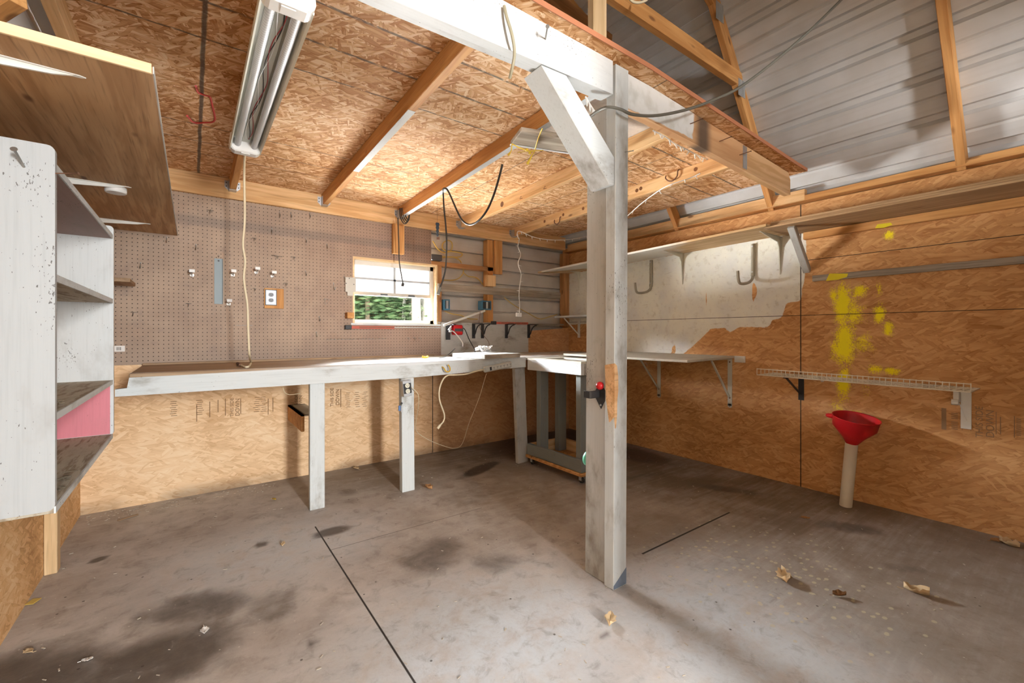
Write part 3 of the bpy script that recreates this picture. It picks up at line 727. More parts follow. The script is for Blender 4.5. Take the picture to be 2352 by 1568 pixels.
# ------------------------------------------------------------------ plywood shelf, top left
PZ = 1.72
ps = empty('plywood_shelf', (-.3, 2.5, PZ), 'broad brown plywood shelf high on the left wall', 'shelf')
box('panel', (XL+.005, 1.392, PZ), (-.078, 3.592, PZ+.018), PLY, ps, bev=.001)
box('edge_strip', (XL+.005, 1.384, PZ-.002), (-.08, 1.392, PZ+.022), PALE, ps, bev=.001)
box('white_edge', (-.078, 1.39, PZ), (-.0755, 3.592, PZ+.018), WHITE_D, ps, bev=0)
for (x1, y1) in ((at(198, 178, z=PZ).x, at(198, 178, z=PZ).y), (at(302, 430, z=PZ).x, at(302, 430, z=PZ).y), (at(346, 514, z=PZ).x, at(346, 514, z=PZ).y)):
    b = MB()
    b.prism([(XL+.004, y1-.016, PZ-.003), (x1-.01, y1-.006, PZ-.003), (x1, y1, PZ-.003), (x1-.01, y1+.006, PZ-.003), (XL+.004, y1+.016, PZ-.003)], (0, 0, .0025))
    b.prism([(XL+.006, y1-.003, PZ-.003), (x1-.02, y1-.003, PZ-.003), (x1-.06, y1-.003, PZ-.012), (XL+.05, y1-.003, PZ-.03), (XL+.03, y1-.003, PZ-.05), (XL+.006, y1-.003, PZ-.11)], (0, .006, 0))
    b.prism([(XL+.002, y1-.016, PZ-.003), (XL+.002, y1+.016, PZ-.003), (XL+.002, y1+.006, PZ-.12), (XL+.002, y1-.006, PZ-.12)], (.0025, 0, 0))
    b.build('shelf_bracket', WIREW, ps)
pk = at(266, 436, z=PZ-.012)
tag(MB().lathe((pk.x, pk.y, PZ-.026), (0, 0, 1), [(.034, 0), (.037, .003), (.037, .024), (.035, .026)], 28).build('puck_light', WHITEP), 'small round white puck light stuck under the plywood shelf', 'light')
# white shelf unit on the left wall
CABW = wood('cabinet_white_paint', (.45, .33, .22), (.55, .42, .28), 0, 1., .6, ((.385, .405, .415), .95), .15)
CU = empty('shelf_unit', (-.42, 2.25, .6), 'open white painted shelf unit hanging on the left wall', 'shelf unit')
def endpanel(name, y0, y1, m):
    q = []; r = .016
    for cx, cz, a0 in ((-.30-r, 1.59-r, 0), (-.30-r, .60+r, -90)):
        for k in range(5):
            a = math.radians(a0+90-k*22.5 if a0 == 0 else -k*22.5); q.append((cx+r*math.cos(a), y0, cz+r*math.sin(a)))
    q = [(XL+.003, y0, 1.59)]+q[:5]+q[5:]+[(XL+.003, y0, .60)]
    mb = MB().prism(q, (0, y1-y0, 0))
    me = mb.build(name, m, CU, origin=((XL-.30)/2, y0, .6)); return me
# vertical grain: board-local X must run up the panel, so the panel gets its own turned axes
def endpanel_v(name, y0, y1, m):
    o = endpanel(name, y0, y1, m)
    R = Matrix.Rotation(-math.pi/2, 4, 'Y'); o.data.transform(R.inverted()); W[o] = W[o] @ R; o.matrix_basis = W[CU].inverted() @ W[o]; return o
ep = endpanel_v('end_panel', 1.690, 1.710, CABW)
endpanel_v('end_panel', 2.785, 2.805, WHITE)
for z, m in ((1.548, MAUVE), (1.243, DUSTY), (.860, DUSTY), (.605, DUSTY)):
    s = box('shelf_board', (XL+.003, 1.71, z-.018), (-.306, 2.785, z), m, CU, bev=.001)
    box('edging', (-.306, 1.71, z-.019), (-.302, 2.785, z+.001), WHITE_W, s, bev=0)
box('pink_panel', (XL+.004, 2.781, .607), (-.312, 2.785, .842), PINKP, CU, bev=0)
box('mounting_rail', (XL+.003, 1.72, .49), (XL+.022, 3.1, .585), PINE, CU)
nn = empty('x', (0, 0, 0), 'x', 'x'); D.objects.remove(nn)
nail(at(55, 383, y=1.69), (-.1, -.9, .45), .06, .0030, STEEL, CU)
nail(at(127, 398, x=-.30), (.9, -.3, .1), .05, .0016, RUST, CU)
sl = box('stud', (XL+.002, 2.80, 0), (XL+.045, 2.86, .60), PALE); tag(sl, 'short pale pine stud standing on the floor against the left wall', 'stud')
tag(box('corner_shelf', (XL+.005, 3.30, 1.375), (-.285, 3.59, 1.397), BROWNW), 'small brown shelf board on the back wall beside the white shelf unit', 'shelf')
# debris on the unit's shelves: wood chips
def chips(name, spots, r, m, label):
    mb = MB()
    for x, y, z in spots:
        a = random.uniform(0, 6.28); l = r*random.uniform(.5, 1.3); w = l*random.uniform(.15, .4)
        M = Matrix.Translation((x, y, z+.002)) @ Matrix.Rotation(a, 4, 'Z') @ Matrix.Rotation(random.uniform(-.2, .2), 4, 'X')
        mb.box((-l, -w, -.001), (l, w, .001), M)
    return tag(mb.build(name, m), label, 'debris', kind='stuff')
chips('sawdust_chips', [(random.uniform(-.46, -.32), random.uniform(1.75, 2.0), .862) for _ in range(50)]+[(random.uniform(-.46, -.32), random.uniform(1.75, 2.1), .607) for _ in range(50)], .010, plain('dark_debris', (.16, .13, .09), .9), 'dark wood chips lying on the lower shelves of the white unit')
chips('floor_grit', [(random.uniform(-.5, 3.3), random.uniform(.3, 3.3), 0) for _ in range(260)]+[(random.uniform(-.5, .5), random.uniform(3.4, 3.58), 0) for _ in range(160)], .006, plain('pale_grit', (.50, .44, .36), .9), 'pale grit and splinters scattered over the concrete floor')
# ------------------------------------------------------------------ pegboard
def peg_mat(n):
    o = n.obj(False); x, y, z = n.xyz(o)
    P = .0256
    fx = n.math('ABSOLUTE', n.math('SUBTRACT', n.math('FRACT', n.math('DIVIDE', n.math('ADD', x, .0065), P)), .5))
    fz = n.math('ABSOLUTE', n.math('SUBTRACT', n.math('FRACT', n.math('DIVIDE', z, P)), .5))
    d = n.math('MULTIPLY', n.math('SQRT', n.math('ADD', n.math('MULTIPLY', fx, fx), n.math('MULTIPLY', fz, fz))), P)
    hole = n.math('SUBTRACT', 1., n.step(d, .0022, .0036))
    a = n.noise(o, 3., 5., .6); b = n.noise(o, 13., 4., .6)
    c = n.mix(n.step(a, .35, .68), (.39, .285, .205), (.30, .21, .15))
    c = n.mix(n.math('MULTIPLY', n.step(b, .52, .72), .35), c, (.22, .16, .14))
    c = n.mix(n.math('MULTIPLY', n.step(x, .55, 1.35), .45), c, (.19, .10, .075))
    zz = n.math('ADD', z, n.math('MULTIPLY', n.math('SUBTRACT', b, .5), .03))
    gr = n.math('SUBTRACT', 1., n.step(n.math('ABSOLUTE', n.math('SUBTRACT', zz, 1.835)), .015, .05))
    c = n.mix(n.math('MULTIPLY', gr, .45), c, (.13, .11, .10))
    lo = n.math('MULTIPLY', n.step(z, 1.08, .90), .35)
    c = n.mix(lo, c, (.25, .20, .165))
    c = n.mix(hole, c, (.030, .018, .013))
    n.bsdf(c, .55, bump=n.math('SUBTRACT', 1., hole), bs=.4, bd=.002, spec=.35)
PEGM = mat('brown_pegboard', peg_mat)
yp = 3.595
pb = MB()
for x0, x1, z0, z1 in ((XL, 1.046, .885, 2.012), (1.046, 1.738, 1.706, 2.012), (1.046, 1.79, .885, 1.150), (1.79, 1.838, .885, 1.150)):
    pb.box((x0, yp, z0), (x1, yp+.006, z1))
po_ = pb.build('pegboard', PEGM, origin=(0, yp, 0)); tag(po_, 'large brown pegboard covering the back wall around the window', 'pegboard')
def jhook(px, py, lab, s=1., m=STEEL):
    p = at(px, py, y=yp); mb = MB()
    mb.tube([p+Vector((0, .0, .018*s)), p+Vector((0, -.006, .018*s)), p+Vector((0, -.010, .005*s)), p+Vector((0, -.016*s, -.014*s)), p+Vector((0, -.030*s, -.018*s)), p+Vector((0, -.044*s, -.006*s))], .0022, 6, 4)
    mb.lathe(p+Vector((0, 0, .018*s)), (0, -1, 0), [(.004, 0), (.004, .002)], 8)
    return tag(mb.build('peg_hook', m), lab, 'hook', 'bare metal peg hooks on the pegboard')
def thook(px, py, lab, s=1., two=False):
    p = at(px, py, y=yp); mb = MB()
    mb.tube([p+Vector((-.013*s, 0, 0)), p+Vector((-.013*s, -.006, 0)), p+Vector((.013*s, -.006, 0)), p+Vector((.013*s, 0, 0))], .0020, 6, 0)
    mb.tube([p+Vector((0, -.006, 0)), p+Vector((0, -.030*s, -.006)), p+Vector((0, -.04*s, -.022*s))], .0020, 6, 3)
    if two: mb.tube([p+Vector((-.03, 0, 0)), p+Vector((-.03, -.03, 0)), p+Vector((.03, -.03, -.004)), p+Vector((.03, 0, 0))], .002, 6, 0)
    return tag(mb.build('peg_hook', STEEL), lab, 'hook', 'bare metal peg hooks on the pegboard')
for px, py, lab in ((383, 551, 'small wire peg hook just under the corner of the plywood shelf'), (323, 610, 'curved wire peg hook right of the small brown corner shelf'), (450, 568, 'curved wire peg hook up left of the grey steel bar'),
    (642, 493, 'wire peg hook under the ledger, first of the close trio'), (668, 495, 'wire peg hook under the ledger, middle of the close trio'), (711, 495, 'wire peg hook under the ledger, last of the close trio'),
    (624, 530, 'lone wire peg hook on the grimy band right of the cream cord'), (702, 552, 'wire peg hook high on the pegboard between outlet and ledger'), (751, 566, 'wire peg hook high up, nearest the window top corner'),
    (702, 628, 'dark wire peg hook right of the outlet plate'), (733, 732, 'thin wire peg hook left of the window sill'), (726, 768, 'dark wire peg hook low between bench and window'), (790, 640, 'thin wire peg hook beside the grey metal plate')):
    jhook(px, py, lab)
jhook(766, 658, 'large silver peg hook left of the grey metal plate by the window', 1.5, GALV)
for px, py, lab, s in ((483, 483, 'large double prong peg hook near the ledger left of the cord', 1.5), (307, 717, 'bare T shaped peg hook low on the left above the price label', 1.), (433, 697, 'silver T shaped peg hook left below the grey steel bar', 1.),
    (584, 547, 'T shaped peg hook high beside the cream cord', 1.), (674, 590, 'T shaped peg hook right of the double wire one, above the outlet', 1.), (656, 650, 'dark T shaped peg hook touching above the outlet plate corner', 1.), (585, 662, 'small T shaped peg hook left of the outlet plate', .9)):
    thook(px, py, lab, s)
thook(636, 588, 'wide double wire peg hook above the outlet plate', 1., True)
tg = MB(); p = at(750, 692, y=yp)
tg.tube([p+Vector((-.015, -.01, .02)), p+Vector((.02, -.012, .014)), p+Vector((-.01, -.012, -.025)), p+Vector((-.015, -.01, .02))], .0018, 6, 0); tg.tube([p+Vector((-.015, 0, .02)), p+Vector((-.015, -.012, .02))], .0018, 6, 0)
tag(tg.build('peg_hook', STEEL), 'triangle shaped wire peg hook left of the window', 'hook', 'bare metal peg hooks on the pegboard')
for px, py, lab in ((441, 624, 'white tagged display hook left of the grey steel bar'), (537, 624, 'white tagged display hook between steel bar and cream cord'), (592, 618, 'white tagged display hook just right of the cream cord'),
                    (630, 627, 'white tagged display hook above the outlet plate'), (527, 692, 'white tagged display hook by the bottom of the grey steel bar')):
    p = at(px, py, y=yp-.09); p.y = yp
    r = empty('display_hook', p, lab, 'hook', 'white tagged display hooks')
    q = Vector((p.x, yp, p.z-.012))
    mb = MB(); mb.tube([q, q+Vector((0, -.085, .004)), q+Vector((0, -.092, .016))], .0022, 6, 0); mb.tube([q+Vector((0, 0, -.012)), q+Vector((0, -.06, -.012)), q+Vector((0, -.075, -.004))], .0022, 6, 0)
    mb.lathe(q, (0, -1, 0), [(.012, 0), (.012, .003)], 10); mb.build('wire_arm', STEEL, r)
    MB().box((q.x-.015, yp-.096, q.z+.008), (q.x+.015, yp-.093, q.z+.028)).build('price_tag', WHITEP, r, bev=.001)
# long wire across, rack of small hooks
mb = MB(); a, b = at(543, 747, y=yp-.006), at(580, 747, y=yp-.006); mb.tube([a, b], .0016, 6, 0)
for q in (a, b): mb.tube([q, q+Vector((0, .007, 0))], .0016, 6, 0)
tag(mb.build('wire_bar', STEEL), 'thin straight wire bar on the pegboard behind the cream cord', 'wire')
for (x0, x1, py, lab) in ((750, 818, 780, 'long comb of small tool pegs below the left of the window'), (823, 885, 779, 'long comb of small tool pegs below the middle of the window')):
    mb = MB(); a, b = at(x0, py, y=yp-.008), at(x1, py-1, y=yp-.008); mb.tube([a, b], .0018, 6, 0); n = 9
    for k in range(n):
        q = a.lerp(b, k/(n-1)); mb.tube([q+Vector((0, .008, 0)), q, q+Vector((0, -.02, .002)), q+Vector((0, -.024, .012))], .0014, 5, 0)
    tag(mb.build('tool_peg_strip', STEEL), lab, 'hook strip')
for px, lab in ((937, 'left'), (951, 'middle'), (964, 'right')):
    p = at(px, 778, y=yp); mb = MB(); mb.tube([p+Vector((-.012, -.004, .01)), p+Vector((.012, -.004, .01))], .0018, 6, 0); mb.tube([p+Vector((0, 0, .01)), p+Vector((0, -.02, .008)), p+Vector((0, -.028, -.014))], .0018, 6, 0)
    tag(mb.build('peg_hook', STEEL), lab+' one of three little T pegs under the window bar clamp', 'hook', 'three little T pegs')
# grey steel bar
a, b = at(502, 594, y=yp), at(503, 698, y=yp); mb = MB()
mb.prism([(a.x-.024, yp-.002, b.z), (a.x+.024, yp-.002, b.z), (a.x+.024, yp-.022, b.z), (a.x+.0215, yp-.022, b.z), (a.x+.0215, yp-.005, b.z), (a.x-.024, yp-.005, b.z)], (0, 0, a.z-b.z))
sb = mb.build('steel_bar', plain('blue_grey_steel', (.17, .20, .21), .5, .4)); tag(sb, 'blue grey steel angle bar hanging on the pegboard', 'bar')
MB().lathe((a.x, yp-.005, a.z-.015), (0, -1, 0), [(.006, 0), (.006, .0008)], 12).build('hole', BLACKM, sb)
MB().tube([(a.x, yp, a.z+.012), (a.x, yp-.02, a.z+.012), (a.x, yp-.02, a.z+.022)], .002, 6, 0).build('hanging_peg', STEEL, sb)
# price label, outlet on the pegboard
a, b = at(255, 794, y=yp-.001), at(287, 807, y=yp-.001)
pl = tag(MB().box((a.x, yp-.0012, b.z), (b.x, yp-.0002, a.z)).build('shelf_label', PAPER), 'small white printed label stuck low on the pegboard left end', 'label')
mb = MB()
for k in range(7): mb.box((a.x+.024+k*.0035, yp-.0015, b.z+.008), (a.x+.024+k*.0035+.0012+.001*(k % 2), yp-.0012, a.z-.008))
mb.build('printed_bars', DARKM, pl)
def outlet(root, c, w, h, th, plate_m, face_m, slot_m, nrm=(0, -1, 0), steel=False):
    n = Vector(nrm); r = Vector((1, 0, 0)) if abs(n.y) > .5 else Vector((0, 1, 0)); c = Vector(c)
    M = Matrix((r, Vector((0, 0, 1)), n)).transposed().to_4x4(); M.translation = c
    def add(name, lo, hi, m, par): return MB().box(lo, hi, M).build(name, m, par, bev=.0008)
    pl_ = add('cover_plate', (-w/2, -h/2, 0), (w/2, h/2, th), plate_m, root)
    for s in (-1, 1):
        mb = MB(); q = []
        for k in range(20):
            a = 2*math.pi*k/20; q.append(M @ Vector((max(-.0165, min(.0165, .019*math.cos(a))), s*h*.19+.0145*math.sin(a), th)))
        mb.prism(q, n*.003); f = mb.build('receptacle', face_m, pl_)
        sl = MB()
        for dx in (-.0065, .0065): sl.box((dx-.0013, s*h*.19-.002, th+.003), (dx+.0013, s*h*.19+.007, th+.0034), M)
        sl.lathe(M @ Vector((0, s*h*.19-.008, th+.003)), n, [(.0025, 0), (.0025, .0004)], 8)
        sl.build('slot', slot_m, pl_)
    MB().lathe(M @ Vector((0, 0, th)), n, [(.003, 0), (.0025, .0012)], 8).build('screw', STEEL, pl_)
    return pl_
a, b = at(607, 661, y=yp-.012), at(652, 709, y=yp-.012)
ow = empty('wall_outlet', ((a.x+b.x)/2, yp, b.z), 'chrome plated wall outlet on an orange wood plate in the pegboard', 'outlet')
box('wood_plate', (a.x, yp-.012, b.z), (b.x, yp-.0005, a.z), PINE_O, ow)
q = at(622.5, 683, y=yp-.014); MB().box((q.x-.037, yp-.0135, q.z-.057), (q.x+.037, yp-.012, q.z+.057)).build('gasket', BLACKM, ow)
outlet(ow, (q.x, yp-.0135, q.z), .066, .105, .003, plain('chrome', (.27, .28, .30), .35, .4), plain('dark_grey_receptacle', (.16, .17, .19), .4), BLACKM)
# ------------------------------------------------------------------ window
wy = 3.665
wn = empty('window_1', (1.42, wy, 1.15), None, None, kind='structure')
fr = MB(); X0w, X1w, Z0w, Z1w = 1.060, 1.79, 1.168, 1.69
fr.box((X0w, wy, Z1w-.035), (X1w, wy+.05, Z1w)); fr.box((X0w, wy, Z0w), (X1w, wy+.05, Z0w+.03)); fr.box((X0w, wy, Z0w), (X0w+.022, wy+.05, Z1w)); fr.box((X1w-.03, wy, Z0w), (X1w, wy+.05, Z1w))
fr.build('frame', plain('vinyl_window_frame', (.66, .62, .56), .5), wn)
MB().box((X0w+.02, wy-.004, 1.402), (X1w-.028, wy+.03, 1.43)).build('meeting_rail', plain('dirty_vinyl_rail', (.42, .38, .32), .5), wn)
for k, px in enumerate((862, 925)):
    q = at(px+20, 675, y=wy-.004); MB().box((q.x-.03, wy-.009, 1.408), (q.x+.03, wy-.004, 1.420)).build('sash_latch', DARKM, wn)
MB().box((1.420, wy+.012, 1.43), (1.437, wy+.02, 1.66)).box((X0w+.02, wy+.012, 1.535), (X1w-.028, wy+.02, 1.552)).build('muntin', plain('grey_muntin', (.40, .41, .42), .5), wn)
MB().box((X0w+.02, wy+.022, 1.43), (X1w-.028, wy+.026, 1.66)).build('frosted_pane', FROST, wn)
MB().box((X0w+.02, wy+.030, 1.19), (X1w-.028, wy+.033, 1.41)).build('clear_pane', GLASS, wn)
jb = MB(); jb.box((1.04, 3.60, Z1w), (1.80, wy+.05, Z1w+.016)); jb.build('head_jamb', PALE, wn)
MB().box((X1w, 3.60, 1.150), (X1w+.012, wy+.05, Z1w)).box((1.046, 3.60, 1.150), (1.060, wy+.05, Z1w)).build('side_jamb', PALE, wn)
MB().box((1.03, 3.588, 1.150), (1.83, wy+.05, 1.166)).build('sill', WHITE_W, wn)
# metal plate, wood block and strings at the window's left
a, b = at(793, 636, y=yp-.02), at(817, 671, y=yp-.02)
gpl = MB().box((a.x, yp-.024, b.z), (b.x, yp-.021, a.z)).box((a.x+.016, yp-.024, b.z-.03), (b.x-.020, yp-.021, b.z)); gpo = gpl.build('metal_plate', plain('beige_steel', (.47, .44, .38), .45, .2)); tag(gpo, 'beige steel plate sticking out at the left side of the window', 'plate')
mb = MB()
for dx, dz in ((.03, -.008), (.006, -.05), (.066, -.055)): mb.lathe((a.x+dx, yp-.024, a.z+dz), (0, -1, 0), [(.004, 0), (.004, .0005)], 8)
mb.build('hole', BLACKM, gpo)
a, b = at(797, 717, y=yp-.06), at(816, 731, y=yp-.06)
tag(box('wood_block', (a.x, yp-.07, b.z), (a.x+.055, yp-.001, a.z), PINE_O), 'little orange wood block fixed beside the lower left of the window', 'block')
# block below the ledger, cords
a, b = at(904, 518, y=3.545), at(929, 584, y=3.545)
tag(box('hanger_block', (a.x, 3.545, b.z), (b.x, 3.590, 2.009), PINE_O), 'short wood block hanging from the ledger above the window', 'block')
# ------------------------------------------------------------------ framing right of the window
tag(box('trimmer_stud', (1.803, 3.61, 1.165), (1.850, 3.69, 1.70), PINE_D), 'short stud forming the right side of the window opening', 'stud')
tag(box('header', (1.748, 3.612, 1.700), (2.42, 3.69, 1.741), PINE_D), 'horizontal header running right from the window top to the stud', 'header')
tag(box('wall_stud', (2.352, 3.612, 1.16), (2.42, 3.69, 2.01), PINE_O), 'upright wall stud in front of the metal siding', 'stud')
tag(box('nailer_block', (2.42, 3.575, 1.672), (2.507, 3.612, 2.008), PINE_O), 'short upright block nailed to the wall stud under the ledger', 'block')
tag(box('nailer_block', (2.315, 3.570, 1.545), (2.425, 3.610, 1.655), PINE), 'stubby pine block on the wall stud just above the grey board', 'block')
tag(box('wall_board', (1.80, 3.583, 1.465), (3.30, 3.603, 1.537), GREY), 'long grey weathered board across the metal siding right of the window', 'board')
tag(box('wall_rail', (1.80, 3.60, 1.172), (3.37, 3.69, 1.19), GREY), 'grey ledge rail along the bottom of the metal siding', 'rail')
tag(box('corner_stud', (3.385, 3.61, 1.16), (3.46, 3.69, 1.99), PINE_D), 'dark stud in the back right corner of the room', 'stud')
# clamps on the ledge
def clamp(px0, px1, pxr, py, lab):
    a, b, c = at(px0, py, y=3.575), at(px1, py+2, y=3.575), at(pxr, py+4, y=3.575)
    r = empty('bar_clamp', a, lab, 'clamp', 'bar clamps on the back wall ledge')
    z = a.z
    MB().box((a.x+.03, 3.566, z-.012), (b.x, 3.584, z+.010)).build('bar', REDBAR, r)
    MB().box((a.x-.01, 3.560, z-.018), (a.x+.04, 3.590, z+.016)).build('jaw', BLACKM, r, bev=.003)
    MB().tube([(b.x, 3.575, z), (c.x, 3.575, z+.002)], .004, 8, 0).build('rod', GALV, r)
    mb = MB()
    for k in range(4):
        x = a.x+.1+(b.x-a.x-.1)*k/4; mb.box((x, 3.5655, z-.004), (x+.07, 3.566, z+.004))
    mb.build('worn_mark', RUST, r)
clamp(795, 905, 1012, 751, 'red bar clamp lying under the window with silver rod')
clamp(1131, 1212, 1233, 741, 'red bar clamp on the ledge right of the wall stud')
for i, (px, lab) in enumerate(((1087.5, 'left one of the close pair'), (1108, 'right one of the close pair'), (1163, 'one below the right bar clamp'), (1214, 'rightmost one, on bare board'))):
    p = at(px, 744, y=3.59); x = p.x
    r = empty('shelf_bracket', (x, 3.59, 1.03), 'black curved shelf bracket on the back wall, '+lab, 'bracket', 'black curved shelf brackets')
    MB().box((x-.017, 3.583, 1.035), (x+.017, 3.591, 1.178)).build('wall_leg', BLACKM, r, bev=.002)
    MB().box((x-.013, 3.44, 1.170), (x+.013, 3.588, 1.178)).build('shelf_arm', BLACKM, r, bev=.002)
    mb = MB(); mb.tube([(x, 3.585, 1.055), (x, 3.555, 1.085), (x, 3.535, 1.125), (x, 3.50, 1.155), (x, 3.455, 1.168)], .006, 8, 5); mb.build('curved_brace', BLACKM, r)
# boxes and yellow cables on the siding
a, b = at(991, 583, y=3.60), at(1015, 599, y=3.60)
tag(MB().box((a.x, 3.59, b.z), (b.x, 3.66, a.z)).build('junction_box', plain('charcoal_plastic', (.075, .07, .07), .6), bev=.004), 'flat charcoal junction box above the header right of the pegboard', 'box')
for px0, px1, py0, py1, lab in ((1018, 1032, 687, 712, 'blue electrical box on the trimmer stud beside the window'), (1105, 1127, 690, 712, 'blue electrical box with dangling wires on the wall stud')):
    a, b = at(px0, py0, y=3.60), at(px1, py1, y=3.60)
    r = empty('electrical_box', ((a.x+b.x)/2, 3.6, b.z), lab, 'box', 'blue electrical boxes')
    MB().box((a.x, 3.585, b.z), (b.x, 3.66, a.z)).build('shell', BLUEP, r, bev=.003)
    MB().box((a.x+.012, 3.583, b.z+.012), (b.x-.012, 3.586, a.z-.012)).build('opening', BLACKM, r)
    MB().box(((a.x+b.x)/2-.010, 3.578, b.z+.012), ((a.x+b.x)/2+.010, 3.584, a.z-.012)).build('strap', GALV, r)
def cable(name, pts, r, m, lab, cat='cable', seg=7, group=None): return tag(MB().tube(pts, r, seg, 6).build(name, m), lab, cat, group)
Y = 3.66
cable('yellow_cable', [at(994, 553, y=Y), at(1006, 572, y=Y), at(1020, 580, y=Y), at(1036, 575, y=Y), at(1038, 558, y=Y), at(1028, 552, y=Y), at(1017, 560, y=Y), at(1020, 574, y=Y), at(1050, 579, y=Y), at(1062, 583, y=Y), at(1055, 590, y=Y), at(1034, 590, y=Y), at(1016, 589, y=Y)], .006, YELV, 'yellow electrical cable coiled on the siding above the charcoal box')
cable('yellow_cable', [at(1016, 591, y=Y), at(1040, 590, y=Y), at(1055, 597, y=Y), at(1060, 604, y=Y)], .006, YELV, 'yellow electrical cable leaving the charcoal box down to the header')
cable('yellow_cable', [at(1063, 613, y=Y), at(1064, 626, y=Y), at(1055, 638, y=Y), at(1040, 643, y=Y), at(1012, 643, y=Y)], .005, YELV, 'yellow electrical cable running left under the header towards the window')
cable('yellow_cable', [at(1063, 624, y=3.67), at(1075, 634, y=3.67), at(1095, 638, y=3.67), at(1110, 654, y=3.67)], .005, YELV, 'yellow electrical cable running right under the header to the stud')
cable('yellow_cable', [at(1022, 715, y=Y), at(1040, 721, y=Y), at(1058, 724, y=Y), at(1075, 731, y=Y), at(1097, 733, y=Y)], .005, YELV, 'yellow electrical cable between the two blue boxes')
cable('yellow_cable', [at(1158, 683, y=Y), at(1180, 700, y=Y), at(1215, 720, y=Y), at(1240, 732, y=Y), at(1262, 727, y=Y), at(1280, 722, y=Y)], .0045, YELV, 'yellow electrical cable sagging towards the back right corner')
# white stick, red charger, cord pile
a, b = at(1019, 747, y=3.50), at(1114, 713, y=3.58)
tag(board('white_strip', a, b, .012, .02, WIREW), 'slanting white metal strip from the charger up to the blue box', 'strip')
ch = empty('battery_charger', at(1045, 770, y=3.58), 'red and black battery charger on the back wall beside the window', 'charger')
a, b = at(1040, 746, y=3.56), at(1060, 769, y=3.56)
MB().box((a.x, 3.53, b.z), (b.x, 3.59, a.z)).build('body', REDP, ch, bev=.008)
MB().box((a.x+.005, 3.527, (a.z+b.z)/2-.014), (b.x+.002, 3.55, (a.z+b.z)/2+.014)).box((b.x-.006, 3.535, b.z+.01), (b.x+.004, 3.585, a.z-.006)).build('vent_band', DARKM, ch, bev=.003)
bk = at(1030, 745, y=3.57); bk2 = at(1030, 780, y=3.57)
k5 = empty('shelf_bracket', (bk.x, 3.58, bk2.z), 'black shelf bracket with white cord looped on it beside the charger', 'bracket')
MB().box((bk.x-.022, 3.572, bk2.z), (bk.x+.022, 3.582, bk.z)).build('wall_leg', BLACKM, k5, bev=.002)
MB().box((bk.x-.015, 3.45, bk.z-.008), (bk.x+.015, 3.58, bk.z)).build('shelf_arm', BLACKM, k5, bev=.002)
cable('white_cable', [at(1037, 748, y=3.50), at(1030, 757, y=3.50), at(1036, 752, y=3.52), at(1032, 762, y=3.5), at(1040, 760, y=3.5), at(1052, 772, y=3.50), at(1062, 786, y=3.48), at(1063, 795, y=3.42)], .005, WHITEP, 'white cord dropping from the bracket to the heap on the bench', 'cord')
MB().tube([at(1060, 751, y=3.55), at(1068, 757, y=3.53), at(1077, 778, y=3.5), at(1090, 802, y=3.45), at(1091, 808, y=3.42)], .004, 7, 6).build('power_cord', BLACKR, ch)
cable('thin_wire', [at(1103, 715, y=3.56), at(1101, 745, y=3.56), at(1110, 768, y=3.56), at(1122, 785, y=3.55), at(1126, 806, y=3.54)], .002, RUST, 'thin brown wire hanging from the blue box to the bench', 'wire')
# ------------------------------------------------------------------ workbench
BT = .882
wb = empty('workbench', (1.0, 3.2, 0), 'long white painted workbench along the back wall', 'workbench')
def top_mat(n):
    o = n.obj(); x, y, z = n.xyz(n.obj(False))
    w = n.noise(n.mapv(o, (1, 16, 16)), 1.5, 4., .6, .5); b = n.noise(n.mapv(o, (2, 6, 6)), 1.5, 4.)
    c = n.mix(n.step(w, .35, .65), (.30, .20, .12), (.42, .30, .19))
    e = n.math('ADD', x, n.math('MULTIPLY', n.math('SUBTRACT', b, .5), .8))
    wh = n.mix(n.step(b, .45, .75), (.52, .50, .47), (.42, .36, .30))
    c = n.mix(n.step(e, .45, 1.15), c, wh)
    n.bsdf(c, .65, bump=w, bs=.15, bd=.003)
box('bench_top', (-.25, 2.852, BT-.02), (3.455, 3.593, BT), mat('bench_top_paint', top_mat), wb)
ap = MB().prism([(-.302, 2.85, .773), (1.25, 2.85, .775), (2.235, 2.85, .803), (2.235, 2.85, .872), (1.25, 2.85, .862), (-.25, 2.85, .862), (-.258, 2.85, .812), (-.302, 2.85, .808)], (0, .038, 0))
ap.build('apron', WHITE_W, wb, origin=(-.302, 2.87, .82))
MB().prism([(-.25, 2.8495, .860), (1.25, 2.8495, .860), (2.235, 2.8495, .872), (2.235, 2.8495, .886), (1.25, 2.8495, .8825), (-.25, 2.8825, .8825)], (0, .003, 0)).build('edge_strip', WHITE, wb, origin=(-.25, 2.85, .87))
board('leg', (.622, 2.889, 0), (.622, 2.889, .775), .086, .040, WHITE_W, wb, up=(0, 1, 0), bev=.003)
board('leg', (1.196, 2.850, 0), (1.190, 2.850, .775), .090, .050, WHITE_W, wb, up=(0, 1, 0), bev=.003)
board('leg', (2.237, 2.905, 0), (2.200, 2.905, .80), .105, .040, WHITE_D, wb, up=(0, 1, 0), bev=.003)
box('rear_cleat', (-.25, 3.555, BT), (1.75, 3.594, BT+.012), BROWNW, wb)
